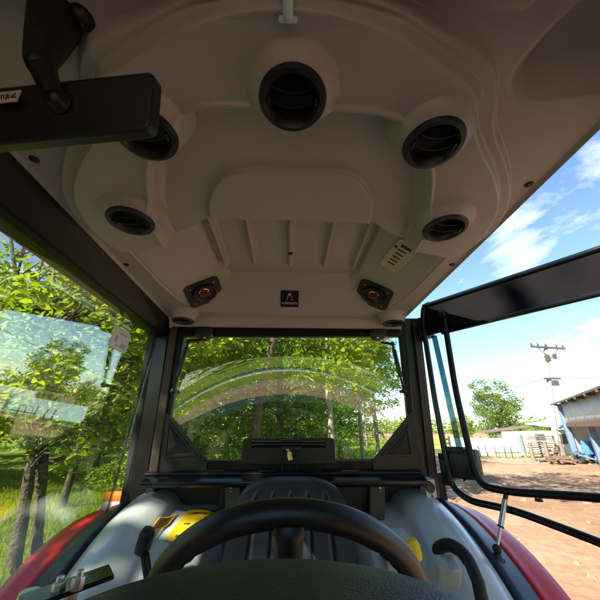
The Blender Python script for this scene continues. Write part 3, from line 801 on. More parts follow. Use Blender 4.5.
# bonnet
hv = []; hf = []
for j, yy in enumerate((-.66, -1.2, -1.7, -2.05, -2.2)):
    for i in range(13):
        a = math.pi * i / 12; w = (.38, .36, .34, .31, .25)[j]; h = (.26, .25, .22, .17, .05)[j]
        hv.append(R(w * math.copysign(abs(math.cos(a)) ** .45, math.cos(a)), yy, -.62 + h * math.sin(a) ** .5))
for j in range(4):
    for i in range(12): hf.append((j * 13 + i, j * 13 + i + 1, (j + 1) * 13 + i + 1, (j + 1) * 13 + i))
hf.append(tuple(range(52, 65)))
MB().add(hv, hf).build('bonnet', M['strip'], T, True, 50)
MB().box(R(0, -1.4, -.82), (.55, 1.5, .4)).build('engine_block', M['black_paint'], T)

# right door (swung open) ---------------------------------------------------------
dd = Vector((.5855, -.8107, 0)); dn = Vector((-.8107, -.5855, 0))    # along the door; facing the cab
D0 = Vector((.69, 1.39, 0))
def dp(t, z, off=0.0): p = D0 + dd * t + dn * off; return R(p.x, p.y, z)
LEN = 1.45
dr = MB()
dr.prism([dp(-.015, .565, .005), dp(-.015, .42, .005), dp(LEN, .425, .005), dp(LEN, .572, .005)], -dn * .02)
door = dr.build('door', plain('matt_black_door_panel', (.006, .0055, .006), .7, spec=.05, var=.2, grain=.03, gscale=120), T, bev=.006)
door['label'] = 'right cab door swung open, black frame with inner grab bar'
fr = MB().tube(rounded([dp(.02, .575), dp(-.01, .568), dp(-.028, .50), dp(-.034, .12), dp(-.026, -.16), dp(-.02, -.225), dp(.04, -.262), dp(.19, -.267), dp(.33, -.295), dp(.55, -.345), dp(.8, -.44), dp(1.1, -.62), dp(LEN, -.95)], .05), .0125, 14).build('door_frame', M['gloss_black'], door, True, 50)
MB().tube([dp(-.01, .570, .004), dp(LEN, .578, .004)], .011, 12).build('top_rail', M['gloss_black'], door, True)
MB().tube([dp(.06, .416, .006), dp(LEN, .423, .006)], .0115, 12).build('lower_rail', M['gloss_black'], door, True)
MB().tube([dp(LEN, .575), dp(LEN, -.95)], .0125, 12).build('front_stile', M['gloss_black'], door, True)
gb = MB().tube(rounded([dp(.088, .50, .012), dp(.083, .15, .03), dp(.092, -.12, .03), dp(.105, -.20, .03), dp(.20, -.207, .03), dp(.44, -.190, .03), dp(1.0, -.17, .03), dp(1.05, -.17, .0)], .07), .0125, 14).build('grab_bar', M['black_paint'], door, True, 50)
MB().ball(dp(.086, .495, .02), (.045, .045, .045)).build('bar_mount', M['black_paint'], gb, True)
for t in (.285, .47): MB().tube([dp(t, -.198, .03), dp(t, -.223, .03)], [.009, .012], 8).build('bar_clip', M['brown_frame'], gb, True)
MB().ball(dp(.475, -.23, .03), (.03, .02, .024)).tube([dp(.475, -.22, .03), dp(.455, -.245, .03)], .005, 6).build('rubber_stop', M['brown_frame'], gb, True)
MB().prism([dp(-.02, .43, -.002), dp(-.02, -.20, -.002), dp(.04, -.25, -.002), dp(.33, -.285, -.002), dp(.8, -.43, -.002), dp(LEN, -.93, -.002), dp(LEN, .43, -.002)], -dn * .005).build('door_pane', M['door_glass'], door)
# tinted edge band of the pane
MB().prism([dp(.005, .41, .002), dp(.03, .41, .002), dp(.055, -.18, .002), dp(.03, -.20, .002)], -dn * .003).build('pane_edge_band', glass_mat('tinted_edge', (.16, .3, .3), .04, 1), door)
for zz in (.46, -.16):
    h = MB().box(dp(-.035, zz, -.03), (.05, .08, .085), Matrix.Rotation(-.9, 3, 'Z'), .01); h.tube([dp(-.05, zz - .06, -.02), dp(-.05, zz + .06, -.02)], .02, 14)
    h.build('door_hinge', M['black_paint'], T, True, 40)
# latch body at the lower rear corner
lt = MB().box(dp(.04, -.135, -.02), (.045, .115, .11), Matrix.Rotation(math.atan2(dd.y, dd.x) + math.pi / 2, 3, 'Z'), .008); lt.box(dp(.02, -.085, -.01), (.04, .07, .025), Matrix.Rotation(math.atan2(dd.y, dd.x) + math.pi / 2, 3, 'Z'), .005)
lt.build('latch_housing', M['black_plastic'], door, True, 40)
# gas strut from fender to bar
p, q = dp(.19, -.212, .03), onx(497, 549, .70)
s_ = MB().tube([p.lerp(q, .12), p.lerp(q, .62)], .0085, 12).build('door_strut', M['steel'], T, True, 50)
MB().tube([p.lerp(q, .6), p.lerp(q, .63)], .0105, 12).build('strut_seal', M['rubber'], s_, True, 50)
MB().tube([p, p.lerp(q, .13)], .0075, 10).build('strut_end', M['black_plastic'], s_, True, 50)
MB().tube([p.lerp(q, .6), q], .0048, 10).build('strut_rod', M['steel'], s_, True, 50)
e_ = MB().ball(q, (.028, .028, .028)).lathe([(.022, -.012), (.022, -.016), (.012, -.004), (.006, .01)], q + Vector((0, 0, -.012)), (.25, -.25, 1), 16); e_.build('ball_joint', M['rubber'], s_, True, 40)

# socket plate on the right pillar
c = onw(430.5, 489.5, -.03); c0 = [onw(x, y, -.084) for x, y in ((424.3, 480), (434.5, 479.5), (437.2, 497.5), (427.2, 498.5))]
so = MB().prism(c0, WN * .06).build('socket_plate', M['white_label'], T, bev=.001)
uu_ = (c0[1] - c0[0]).normalized(); vv2 = (c0[0] - c0[3]).normalized()
MB().lathe([(.001, -.002), (.007, -.004), (.012, -.006), (.0185, -.006), (.02, -.003), (.02, 0)], onw(430.2, 487.3, -.084), WN, 24).build('socket', M['brown_frame'], so, True, 40)
for (x, y) in ((429, 481.8), (432.2, 496.2)): MB().lathe([(.0003, -.004), (.004, -.003), (.0045, 0)], onw(x, y, -.084), WN, 10).build('plate_screw', M['decal_black'], so)
text('plate_lettering', '12V', onw(431.3, 493.2, -.0855), uu_, vv2, .014, M['decal_black'], so)

# indicator lamps ------------------------------------------------------------------
for side, pts, yv in ((-1, (104, 491, 122, 511), 1.72), (1, (441, 484, 459, 494), 1.78)):
    a = ony(pts[0], pts[1], yv); b = ony(pts[2], pts[3], yv); cx = (a + b) / 2; w = abs(a.x - b.x); h = abs(a.z - b.z)
    lm = MB().box(Vector((cx.x, yv + .03, cx.z - (h * .25 if side < 0 else h * .5))), (w, .07, h * (.5 if side < 0 else .6)), None, .008).build('indicator_lamp', M['lamp_grey'], T, True, 40)
    MB().box(Vector((cx.x, yv + .028, cx.z + h * .22)), (w * .96, .066, h * .5), None, .008).build('orange_lens', M['orange_lens'], lm, True, 40)
    MB().tube([Vector((cx.x, yv + .06, cx.z)), Vector((cx.x + .12 * -side, yv - .02, cx.z - .02)), Vector((side * .68, 1.6, cx.z - .03))], .012, 8).build('lamp_bracket', M['black_paint'], lm, True)

# ================================================================== GROUND
def sheet(name, poly_or_grid, mat, z, kind='structure'): pass
def dirt_mat():
    m, nt, out = nodes_of('red_dirt_yard')
    b = nt.nodes.new('ShaderNodeBsdfPrincipled'); b.inputs['Roughness'].default_value = .95; b.inputs['Specular IOR Level'].default_value = .15
    n1 = noise(nt, .35, 6, .6, dist=.6); n2 = noise(nt, 4.5, 8, .7); n3 = noise(nt, 40, 3)
    c = mix(nt, ramp(nt, n1.outputs[0], .35, .65), (.30, .165, .092), (.40, .255, .16))
    n4 = noise(nt, .13, 4, .6, dist=1.2); c = mix(nt, ramp(nt, n4.outputs[0], .48, .66), c, (.46, .345, .23))
    c = mix(nt, ramp(nt, n2.outputs[0], .45, .75), c, (.24, .118, .062))
    c = mix(nt, ramp(nt, n3.outputs[0], .62, .75), c, (.38, .27, .18))
    nt.links.new(c, b.inputs['Base Color'])
    ad = nt.nodes.new('ShaderNodeMath'); ad.operation = 'ADD'; nt.links.new(n2.outputs[0], ad.inputs[0]); nt.links.new(n3.outputs[0], ad.inputs[1])
    bp = nt.nodes.new('ShaderNodeBump'); bp.inputs['Strength'].default_value = .6; bp.inputs['Distance'].default_value = .05
    nt.links.new(ad.outputs[0], bp.inputs['Height']); nt.links.new(bp.outputs[0], b.inputs['Normal'])
    nt.links.new(b.outputs[0], out.inputs[0]); return m
def lawn_mat(name, a, b_, c_):
    m, nt, out = nodes_of(name)
    b = nt.nodes.new('ShaderNodeBsdfPrincipled'); b.inputs['Roughness'].default_value = .95; b.inputs['Specular IOR Level'].default_value = .1
    n1 = noise(nt, .5, 5, .6); n2 = noise(nt, 9, 6, .7)
    c = mix(nt, ramp(nt, n1.outputs[0], .35, .65), a, b_); c = mix(nt, ramp(nt, n2.outputs[0], .5, .8), c, c_)
    nt.links.new(c, b.inputs['Base Color'])
    bp = nt.nodes.new('ShaderNodeBump'); bp.inputs['Strength'].default_value = 1; bp.inputs['Distance'].default_value = .06
    nt.links.new(n2.outputs[0], bp.inputs['Height']); nt.links.new(bp.outputs[0], b.inputs['Normal'])
    nt.links.new(b.outputs[0], out.inputs[0]); return m
M['dirt'] = dirt_mat(); M['lawn'] = lawn_mat('lawn_ground', (.14, .20, .014), (.24, .29, .022), (.08, .13, .014))
M['verge'] = lawn_mat('dry_verge', (.24, .27, .05), (.33, .33, .08), (.16, .18, .04))
def flat(name, pts, z, mat):
    o = mk(name, [(x, y, z) for x, y in pts], [tuple(range(len(pts)))], mat); o['kind'] = 'structure'; return o
flat('ground', [(-400, -400), (400, -400), (400, 400), (-400, 400)], 0, M['dirt'])
flat('lawn', [(-200, 1.5), (-1.6, 1.5), (-1.4, 3.5), (-.8, 6), (.6, 8.5), (2.2, 11.5), (4.5, 16), (7.5, 22), (12, 27), (16, 38), (24, 120), (-200, 120)], .004, M['lawn'])
flat('grass_verge', [(10.5, 24.2), (20, 23.6), (30, 24.0), (42, 30), (60, 80), (24.5, 80), (17, 38), (12.3, 27)], .008, M['verge'])
M['concrete'] = plain('pale_concrete', (.62, .59, .52), .9, var=.1, vscale=.8, grain=.3, gscale=12)
def oval(a, b, cy, n=96):
    ph = a * 1.7; o = []
    for k in range(n):
        t = 2 * math.pi * k / n; w = 1 + .07 * math.sin(5 * t + ph) + .05 * math.sin(11 * t + 2 * ph) + .03 * math.sin(23 * t + ph)
        o.append((a * w * math.cos(t), cy + b * w * math.sin(t)))
    return o
flat('unseen_front_lawn', [(-120, -16), (-30, -12), (-16, -7), (16, -7), (30, -12), (120, -16), (300, -390), (-300, -390)], .004, M['lawn'])  # unseen ground bands from here on, made up to mirror in the rear glass
flat('unseen_concrete_road', oval(15, 20, -24), .008, M['concrete'])
flat('unseen_lawn_island', oval(12.5, 14.5, -19), .012, M['lawn'])
flat('unseen_front_yard', oval(10.5, 10.5, -13), .016, M['dirt'])
# grass blades near the left of the cab: nobody could count them
rng = np.random.default_rng(4)
N = 60000
gx = -1.7 - 13.0 * rng.random(N) ** 1.2; gy = 1.8 + 16 * rng.random(N)
h = .05 + .09 * rng.random(N); ang = rng.random(N) * 6.283; w = .006 + .007 * rng.random(N)
lean = (rng.random((N, 2)) - .5) * .10
base = np.stack([gx, gy, np.full(N, .003)], 1)
du = np.stack([np.cos(ang) * w, np.sin(ang) * w, np.zeros(N)], 1)
tip = base + np.stack([lean[:, 0], lean[:, 1], h], 1)
V = np.stack([base - du, base + du, tip + du * .3, tip - du * .3], 1).reshape(-1, 3)
Q = np.arange(N * 4).reshape(-1, 4)
tn = np.repeat(rng.random(N), 4)
tag(fast_mesh('grass', V, Q, M['grass'], tn), 'bright short grass on the lawn left of the cab', 'grass', kind='stuff')

# loose stones and clods on the dirt
rng = np.random.default_rng(14); st_ = MB(); rs = random.Random(14)
for k in range(900):
    x = rs.uniform(2.2, 19); y = rs.uniform(2.5, 23); s_ = rs.choice((.02, .03, .03, .05, .08)) * rs.uniform(.6, 1.3)
    b_ = [Vector((x + s_ * rs.uniform(.6, 1.1) * math.cos(a), y + s_ * rs.uniform(.6, 1.1) * math.sin(a), 0)) for a in (0, 1.26, 2.5, 3.77, 5.0)]
    t_ = [p.lerp(Vector((x, y, 0)), .35) + Vector((0, 0, s_ * rs.uniform(.4, .8))) for p in b_]
    st_.add(b_ + t_, [(0, 1, 6, 5), (1, 2, 7, 6), (2, 3, 8, 7), (3, 4, 9, 8), (4, 0, 5, 9), (5, 6, 7, 8, 9)])
tag(st_.build('gravel', plain('dirt_clods', (.27, .16, .095), .95, var=.4, vscale=3)), 'loose stones and clods scattered over the red dirt', 'gravel', kind='stuff')
# ================================================================== TREES
def leaf_quads(C, size, rng, droop=.0, asp=.55):
    n = len(C)
    ax = rng.normal(size=(n, 3)); ax[:, 2] = ax[:, 2] * .45 - droop; ax /= np.linalg.norm(ax, axis=1)[:, None]
    nr = rng.normal(size=(n, 3)) * .75 + np.array([0, 0, .8]); bx = np.cross(ax, nr); bx /= np.linalg.norm(bx, axis=1)[:, None] + 1e-9
    s = (size * (.6 + .8 * rng.random(n)))[:, None]
    nn = np.cross(ax, bx); nn *= np.sign(nn[:, 2:3]) ; cu = nn * s * .10; w = bx * s * .5 * asp
    B_ = C - ax * s * .5; T_ = C + ax * s * .5 - cu * 1.2
    L1 = C - ax * s * .22 + w * .9 + cu; L2 = C + ax * s * .16 + w * .82 + cu * .6
    R1 = C - ax * s * .22 - w * .9 + cu; R2 = C + ax * s * .16 - w * .82 + cu * .6
    return np.stack([B_, L1, L2, T_, R2, R1], 1)
def leaf_mesh(name, C, size, rng, mat, tint, parent=None, origin=(0, 0, 0), droop=0., asp=.55):
    V = leaf_quads(C, size, rng, droop, asp).reshape(-1, 3); b = np.arange(len(C))[:, None] * 6
    Q = np.stack([b + np.array([[0, 1, 2, 3]]), b + np.array([[0, 3, 4, 5]])], 1).reshape(-1, 4)
    return fast_mesh(name, V, Q, mat, np.repeat(tint, 6), parent, origin)

def make_tree(name, label, loc, H, crown_c, crown_r, trunks, nclump, per, leaf, mat, bark, seed, group=None, droop=0, asp=.55, clump_r=.55, flat_=.7, hollow=.35, cat='tree', low=-.75):
    rng = np.random.default_rng(seed); rnd = random.Random(seed)
    t = empty(name, loc, label, cat, group)
    b = MB(); tops = []
    loc = Vector(loc)
    for tr in trunks:
        pts = [loc + Vector(p[:3]) for p in tr]; rad = [p[3] for p in tr]
        # subdivide for organic wobble
        P, Rr = [], []
        for i in range(len(pts) - 1):
            for k in range(4):
                s = k / 4; q = pts[i].lerp(pts[i + 1], s)
                P.append(q + Vector((rnd.uniform(-1, 1), rnd.uniform(-1, 1), 0)) * rad[i] * .16); Rr.append((rad[i] * (1 - s) + rad[i + 1] * s) * rnd.uniform(.93, 1.07))
        P.append(pts[-1]); Rr.append(rad[-1]); b.tube(P, Rr, 10); tops.append((P, Rr))
    cc = np.array(crown_c); cr = np.array(crown_r)
    cl = []
    while len(cl) < nclump:
        p = rng.normal(size=3); p /= np.linalg.norm(p); p *= (hollow + (1 - hollow) * rng.random() ** .6)
        if p[2] < low: continue
        p *= (.78 + .34 * rng.random())
        cl.append(cc + p * cr)
    cl = np.array(cl)
    for k, c in enumerate(cl):
        if k % 2 == 0 or nclump < 40:
            P, Rr = tops[k % len(tops)]; cw = Vector(c.tolist()) + loc
            cand = [i for i, q in enumerate(P) if q.z < cw.z - .15 * (cw - q).length] or [len(P) - 1]
            i = min(cand, key=lambda i: (P[i] - cw).length); i = max(i, len(P) // 3)
            a = P[i]; mid = a.lerp(cw, .5) + Vector((rnd.uniform(-.2, .2), rnd.uniform(-.2, .2), .12 * (cw - a).length))
            r0 = min(Rr[i] * .5, .016 + .008 * (cw - a).length)
            b.tube([a, a.lerp(mid, .5) + Vector((0, 0, .02)), mid, cw], [r0, r0 * .8, r0 * .55, .006], 6)
    b.build('trunk', bark, t, True, origin=loc)
    sz = clump_r * (.6 + .8 * rng.random(nclump)); C = []; tint = []
    for c, s in zip(cl, sz):
        m = int(per * (.6 + .8 * rng.random()))
        if droop:
            nf = max(3, m // 14)
            for _ in range(nf):
                d = rng.normal(size=3); d[2] = abs(d[2]) * .2; d /= np.linalg.norm(d); L = s * (.7 + .7 * rng.random())
                k = np.linspace(.05, 1, 14)[:, None]
                q = c + d * L * k - np.array([0, 0, 1]) * (k ** 2) * L * droop + rng.normal(size=(14, 3)) * .03
                C.append(q); tint.append(np.full(14, rng.random() * .7) + rng.random(14) * .3)
        else:
            q = rng.normal(size=(m, 3)); q /= np.linalg.norm(q, axis=1)[:, None]; q *= (rng.random(m) ** .5)[:, None] * s * np.array([1, 1, flat_])
            C.append(c + q); tint.append(np.clip(rng.random() * .55 + rng.random(m) * .5, 0, 1))
    C = np.concatenate(C); tint = np.concatenate(tint)
    keep = C[:, 2] + loc.z > .25; C = C[keep]; tint = tint[keep]
    leaf_mesh('crown', C + np.array(loc), leaf, rng, mat, tint, t, loc, droop * .5, asp)
    return t

def g0(px, py): p = onz(px, py, -CAM_Z); return Vector((p.x, p.y, 0))
# twin-trunk tree beside the cab, left
b1 = g0(14, 572); b2 = g0(38, 562)
d = b2 - b1
def trace(base, pts, dy=0):
    o = []
    for px, py, r_, e in pts:
        p = ony(px, py, base.y + dy + e); o.append((p.x - b1.x, p.y - b1.y, p.z, r_ * .74))
    return o
tr1 = [(0, 0, -.1, .10)] + trace(b1, [(18, 540, .125, .05), (26, 500, .115, .1), (31, 460, .10, .1), (36, 420, .10, .1), (34, 370, .085, .2), (20, 300, .06, .3), (8, 220, .03, .3)])
tr2 = [(d.x, d.y, -.1, .09)] + trace(b2, [(38, 530, .11, 0), (40, 490, .105, 0), (44, 450, .11, -.1), (48, 415, .105, -.2), (62, 360, .075, 0), (80, 290, .05, .2), (92, 220, .02, .3)])
make_tree('broadleaf_tree', 'twin-trunk tree with dark rough bark standing nearest the left side window', b1, 6, (0.1, .7, 4.0), (3.1, 2.6, 3.0), [tr1, tr2], 330, 44, .135, M['leaf_bright'], M['bark'], 11, clump_r=.5, flat_=.55, low=-1)
# low leafy boughs in front of its trunk
# slim trunk further back
b3 = g0(62, 508)
make_tree('slim_tree', 'slim bare-stemmed tree on the sunlit lawn right of the twin-trunk tree', b3, 7, (.2, .2, 5.0), (2.4, 2.4, 2.6), [[(0, 0, -.1, .10), (.05, 0, 1.5, .09), (0, .1, 3.5, .075), (.1, 0, 6, .03)]], 90, 60, .15, M['leaf_bright'], M['bark'], 12, clump_r=.6)
# masses behind
def std(h, r): return [[(0, 0, -.1, r), (.05, .03, h * .2, r * .85), (-.05, .05, h * .5, r * .6), (.06, 0, h * .85, r * .2)]]
protoA = make_tree('bushy_tree', 'wide bright bushy tree across the lawn, left of the side window', (-13, 12, 0), 8, (0, 0, 4.4), (3.6, 3.6, 4.2), std(8, .16), 170, 62, .21, M['leaf_bright'], M['bark'], 21, clump_r=.85, low=-.95)
protoB = make_tree('bushy_tree', 'mid green bushy tree behind the left rear pillar', (-5.5, 15, 0), 8, (0, 0, 4.2), (3.2, 3.2, 4.2), std(8, .15), 160, 62, .18, M['leaf_mid'], M['bark'], 22, clump_r=.75, low=-.95)
protoC = make_tree('drooping_tree', 'dark drooping feathery tree straight behind the rear window latch', (-.3, 11.5, 0), 8, (0, 0, 4.2), (2.9, 2.4, 4.3), std(8.5, .16), 170, 200, .11, M['leaf_dark'], M['bark'], 23, droop=.9, asp=.35, clump_r=.85, low=-.92)
protoD = make_tree('airy_tree', 'thin pale airy tree at the right edge of the rear window', (4.6, 17, 0), 10, (0, 0, 6.4), (2.0, 2.0, 4.6), std(11, .12), 80, 60, .14, M['leaf_pale'], M['pale_bark'], 24, clump_r=.6, low=-.8)
protoE = make_tree('leafy_tree', 'bright leafy tree high above the middle of the rear window', (1.2, 9.2, 0), 7, (0, 0, 5.2), (2.3, 2.0, 2.4), std(7, .11), 120, 60, .15, M['leaf_bright'], M['pale_bark'], 25, clump_r=.55, low=-.9)
def cp(proto, x, y, s, rz, label, group=None):
    o = copy_tree(proto); o.location = (x, y, 0); o.scale = (s, s, s); o.rotation_euler.z = rz
    o['label'] = label
    if group: o['group'] = group
    elif 'group' in o: del o['group']
    return o
G1 = 'trees massed across the lawn'
farL = 'bushy tree in the leafy mass across the lawn'
for (pr, x, y, s, rz) in ((protoB, -10.5, 19, 1.15, 1), (protoA, -19, 17, 1.2, 2), (protoB, -18, 9.5, 1.1, 3), (protoA, -12, 27, 1.4, .5), (protoB, -22, 26, 1.5, 4), (protoA, -4.5, 25, 1.25, 3.3), (protoB, -29, 17, 1.6, 2.6), (protoA, -27, 6, 1.5, 5), (protoB, 1.5, 24, 1.2, 5.2), (protoA, -33, 33, 1.9, 1.2), (protoB, -2, 36, 1.7, .3), (protoA, -18, 40, 1.9, 2.2)):
    cp(pr, x, y, s, rz, farL, G1)
farL  # shared on purpose: nothing tells these apart
cp(protoC, -3.9, 12.6, .95, 2.1, 'dark feathery tree left of the one behind the window latch')
cp(protoC, 3.0, 19.0, 1.1, 4.0, 'dark feathery tree farther back between the airy trees')
cp(protoE, -2.6, 9.0, .98, 1.7, 'bright leafy tree high behind the left half of the rear window')
cp(protoD, 3.3, 14.5, .85, 1.5, 'slender pale-stemmed tree in the right half of the rear window')
cp(protoD, 6.6, 24, 1.1, 2.5, 'airy tree seen past the right rear pillar')
cp(protoD, 8.2, 34, 1.1, 3.5, 'small pale tree far off between pillar and open door')
make_tree('added_dapple_tree', 'tall leaning tree added behind the seat back, its unseen crown dappling the dirt', (-.9, 8.4, 0), 10, (3.1, -3.2, 8.8), (3.4, 3.0, 1.9), [[(0, 0, -.1, .14), (.1, -.1, 2.5, .125), (.8, -.9, 5.5, .09), (2.8, -3.0, 8.6, .04)]], 75, 44, .16, M['leaf_mid'], M['bark'], 26, clump_r=.6, low=-1)  # added tree; crown placed out of view to cast shade on the dirt
# round tree beyond the blue wall
tb = g0(497, 446); tb = Vector((37.0, 55.5, 0))
make_tree('domed_tree', 'tall domed light green tree beyond the pale blue wall', tb, 10, (0, 0, 4.9), (4.3, 3.8, 5.3), std(10, .25), 150, 80, .30, M['leaf_pale'], M['bark'], 31, clump_r=1.1, low=-.9)
cp(protoB, 31.5, 57, .6, 1, 'low green tree left of the tall domed tree')
cp(protoD, 43, 54, .42, 2, 'small wispy tree right of the tall domed tree')
# distant belt as one mass
rng = np.random.default_rng(9)
C = []
for k in range(200):
    a = -1.2 + 2.4 * rng.random(); dd_ = 120 + 60 * rng.random(); c = np.array([math.sin(a) * dd_, math.cos(a) * dd_, 1.5 + 1.5 * rng.random()])
    C.append(c + rng.normal(size=(130, 3)) * np.array([3.5, 3.5, 1.5]))
C = np.concatenate(C); C[:, 2] = np.abs(C[:, 2])
tag(leaf_mesh('distant_woods', C, 1.1, rng, M['leaf_mid'], rng.random(len(C))), 'low belt of woods along the horizon', 'woods', kind='stuff')
# shrubs on the lawn edge
def shrub(label, x, y, r, seed, mat):
    make_tree('shrub', label, (x, y, 0), 1, (0, 0, r * .55), (r, r, r * .6), [[(0, 0, 0, .03), (0, 0, r * .6, .01)]], 22, 60, .10, M[mat], M['bark'], seed, clump_r=r * .42, cat='shrub', low=-.6)
shrub('leafy shrub at the far edge of the lawn, left of the slim tree', -10.2, 9.6, 1.0, 41, 'leaf_mid')
shrub('low bush under the twin-trunk tree at the left frame edge', -7.6, 6.6, .7, 42, 'leaf_bright')
shrub('rounded bush on the lawn behind the left indicator lamp', -5.6, 11.5, .8, 43, 'leaf_mid')
# unseen trees added ahead and left of the tractor to shade cab and yard
for (x, y, s_, rz) in ((-6.6, -2.6, .95, .7), (4.6, -6.8, 1.0, 4.4)):
    cp(protoA, x, y, s_, rz, 'unseen tree added ahead of the tractor to shade cab and yard', 'added shade trees ahead of the tractor')
# ================================================================== YARD THINGS
def Yd(px, py, y): return ony(px, py, y)
# utility pole
pb = g0(557, 457); pt_ = ony(545, 344, pb.y)
pole = empty('utility_pole', pb, 'tall pale utility pole with a crossarm beside the shed', 'utility pole')
MB().tube([pb - Vector((0, 0, .2)), pb.lerp(pt_, .5), pt_], [.22, .185, .14], 14).build('shaft', M['pole'], pole, True, 60)
c = pt_ + Vector((0, 0, -.35))
ca = MB().box(c + Vector((0, -.18, 0)), (2.9, .12, .16), Matrix.Rotation(.06, 3, 'Y')).build('cross_arm', M['dark_wood'], pole)
for k, x in enumerate((-1.35, -.8, -.15, .75, 1.3)):
    MB().lathe([(.02, 0), (.06, .08), (.09, .12), (.05, .17), (.07, .22), (.03, .28)], c + Vector((x, -.18, .07 - .06 * x)), (0, 0, 1), 10).build('insulator', M['dark_wood'], ca, True)
bb = MB().tube([c + Vector((-.9, -.16, .05)), c + Vector((0, -.12, -.9))], .03, 6).tube([c + Vector((.9, -.16, -.05)), c + Vector((0, -.12, -.9))], .03, 6).build('brace', M['dark_wood'], pole)
MB().box(c + Vector((-.35, -.2, -.9)), (.3, .25, .5)).box(c + Vector((.3, -.2, -.75)), (.22, .2, .4)).build('fuse_box', M['dark_wood'], pole)
c = pb.lerp(pt_, .66)
MB().box(c + Vector((.15, -.18, 0)), (1.3, .14, .14)).box(c + Vector((.25, -.2, -.35)), (.4, .3, .4)).build('lower_bracket', M['dark_wood'], pole)
w0 = c + Vector((-.1, 0, .1)); w1 = Vector((-4, 62, 3.2))
pts = [w0.lerp(w1, k / 16) - Vector((0, 0, 2.0 * (1 - (2 * k / 16 - 1) ** 2))) for k in range(17)]
tag(MB().tube(pts, .022, 5).build('power_cable', M['black_plastic'], None, True), 'thin cable sagging from the utility pole towards the trees', 'cable')
w1 = c + Vector((28, -8, 1.2))
tag(MB().tube([(c + Vector((.3, 0, .1))).lerp(w1, k / 8) - Vector((0, 0, .8 * (1 - (2 * k / 8 - 1) ** 2))) for k in range(9)], .02, 5).build('power_cable', M['black_plastic'], None, True), 'thin cable from the utility pole towards the shed', 'cable')

# long shed on the right
A = Yd(566, 420, 21.0); A.z = 0
top = Yd(553, 402, 20.6)
sd = Vector((-.53, -.848, 0)).normalized(); so_ = Vector((sd.y, -sd.x, 0)); so_ = so_ if so_.x > 0 else -so_      # along wall; into the building
EZ = top.z
shed = empty('open_shed', A, 'large pale sheet-clad shed with dark overhanging roof on the right', 'shed')
LW = 13.0
zb = Yd(580, 425, 20.5).z
def corr(a, b, z0, z1, n=90, amp=.035):
    v = []; f = []
    for i in range(n + 1):
        p = a.lerp(b, i / n) + so_ * amp * math.sin(i * 1.25)
        v += [Vector((p.x, p.y, z0)), Vector((p.x, p.y, z1))]
    for i in range(n): f.append((2 * i, 2 * i + 2, 2 * i + 3, 2 * i + 1))
    return v, f
v, f = corr(A, A + sd * LW, zb, EZ - .05, 170, .025)
cw = mk('cladding', v, f, M['shed_wall'], shed, True); md = cw.modifiers.new('t', 'SOLIDIFY'); md.thickness = .03
v, f = corr(A, A + so_ * 9, 0.05, EZ + .6, 60); bw = mk('end_wall', v, f, M['shed_wall'], shed, True); md = bw.modifiers.new('t', 'SOLIDIFY'); md.thickness = .03
v, f = corr(A + so_ * 9, A + so_ * 9 + sd * LW, 0.05, EZ + .9, 120); bw = mk('back_wall', v, f, M['shed_wall'], shed, True); md = bw.modifiers.new('t', 'SOLIDIFY'); md.thickness = .03
rp = [A - so_ * .4 - sd * 1.3, A - so_ * .4 + sd * (LW + .5), A + so_ * 5 + sd * (LW + .5), A + so_ * 5 - sd * 1.3]
zz = (EZ - .12, EZ - .12, EZ + 1.4, EZ + 1.4)
MB().prism([Vector((p.x, p.y, z)) for p, z in zip(rp, zz)], (0, 0, .10)).build('roof', M['brown_roof'], shed)
rp2 = [A + so_ * 5 - sd * 1.3, A + so_ * 5 + sd * (LW + .5), A + so_ * 10 + sd * (LW + .5), A + so_ * 10 - sd * 1.3]
MB().prism([Vector((p.x, p.y, z)) for p, z in zip(rp2, (EZ + 1.4, EZ + 1.4, EZ, EZ))], (0, 0, .10)).build('roof', M['brown_roof'], shed)
for k in range(4):
    p = A + sd * (.1 + 4.2 * k) + so_ * (.22 if k else -.1)
    MB().box(p + Vector((0, 0, (EZ - .2) / 2)), (.34, .3, EZ - .2), Matrix.Rotation(math.atan2(sd.y, sd.x), 3, 'Z')).build('post', M['shed_post'], shed, bev=.02)
MB().box(A + sd * LW / 2 - so_ * .08 + Vector((0, 0, zb)), (LW, .12, .22), Matrix.Rotation(math.atan2(sd.y, sd.x), 3, 'Z')).build('wall_beam', M['rust'], shed)
for k in range(7):
    p = A + sd * (.2 + 2 * k) - so_ * .2
    MB().box(Vector((p.x, p.y, EZ - .16)), (.08, .5, .12), Matrix.Rotation(math.atan2(so_.y, so_.x) - math.pi / 2, 3, 'Z')).build('rafter', M['dark_wood'], shed)

# pale blue boundary wall and white building
YB = 25.5
a, b = ony(474, 441, YB), ony(517, 438, YB)
wl = MB().prism([Vector((a.x - 1.5, YB + .6, 0)), Vector((b.x, YB, 0)), Vector((b.x, YB, b.z)), Vector((a.x - 1.5, YB + .6, b.z - .03))], (0, .18, 0)).build('blue_wall', M['blue_wall'], None, bev=.01)
tag(wl, 'low pale blue painted boundary wall across the yard', 'wall')
wl2 = MB().box(Vector((b.x + .08, YB - .02, b.z / 2 + .04)), (.2, .34, b.z + .08)).build('pier', plain('deeper_blue_pier', (.2, .42, .62), .7), wl, bev=.01)
c, d_ = ony(519, 432, YB), ony(566, 428, YB)
hs = empty('white_building', Vector((c.x, YB, 0)), 'low whitewashed building behind the utility pole, with pale blue sheet roof', 'building')
WH = 1.95
MB().prism([Vector((c.x, YB, 0)), Vector((d_.x + 3, YB, 0)), Vector((d_.x + 3, YB, WH - .12)), Vector((c.x, YB, WH - .30))], (0, 2.2, 0)).build('wall', M['white_wall'], hs, bev=.01)
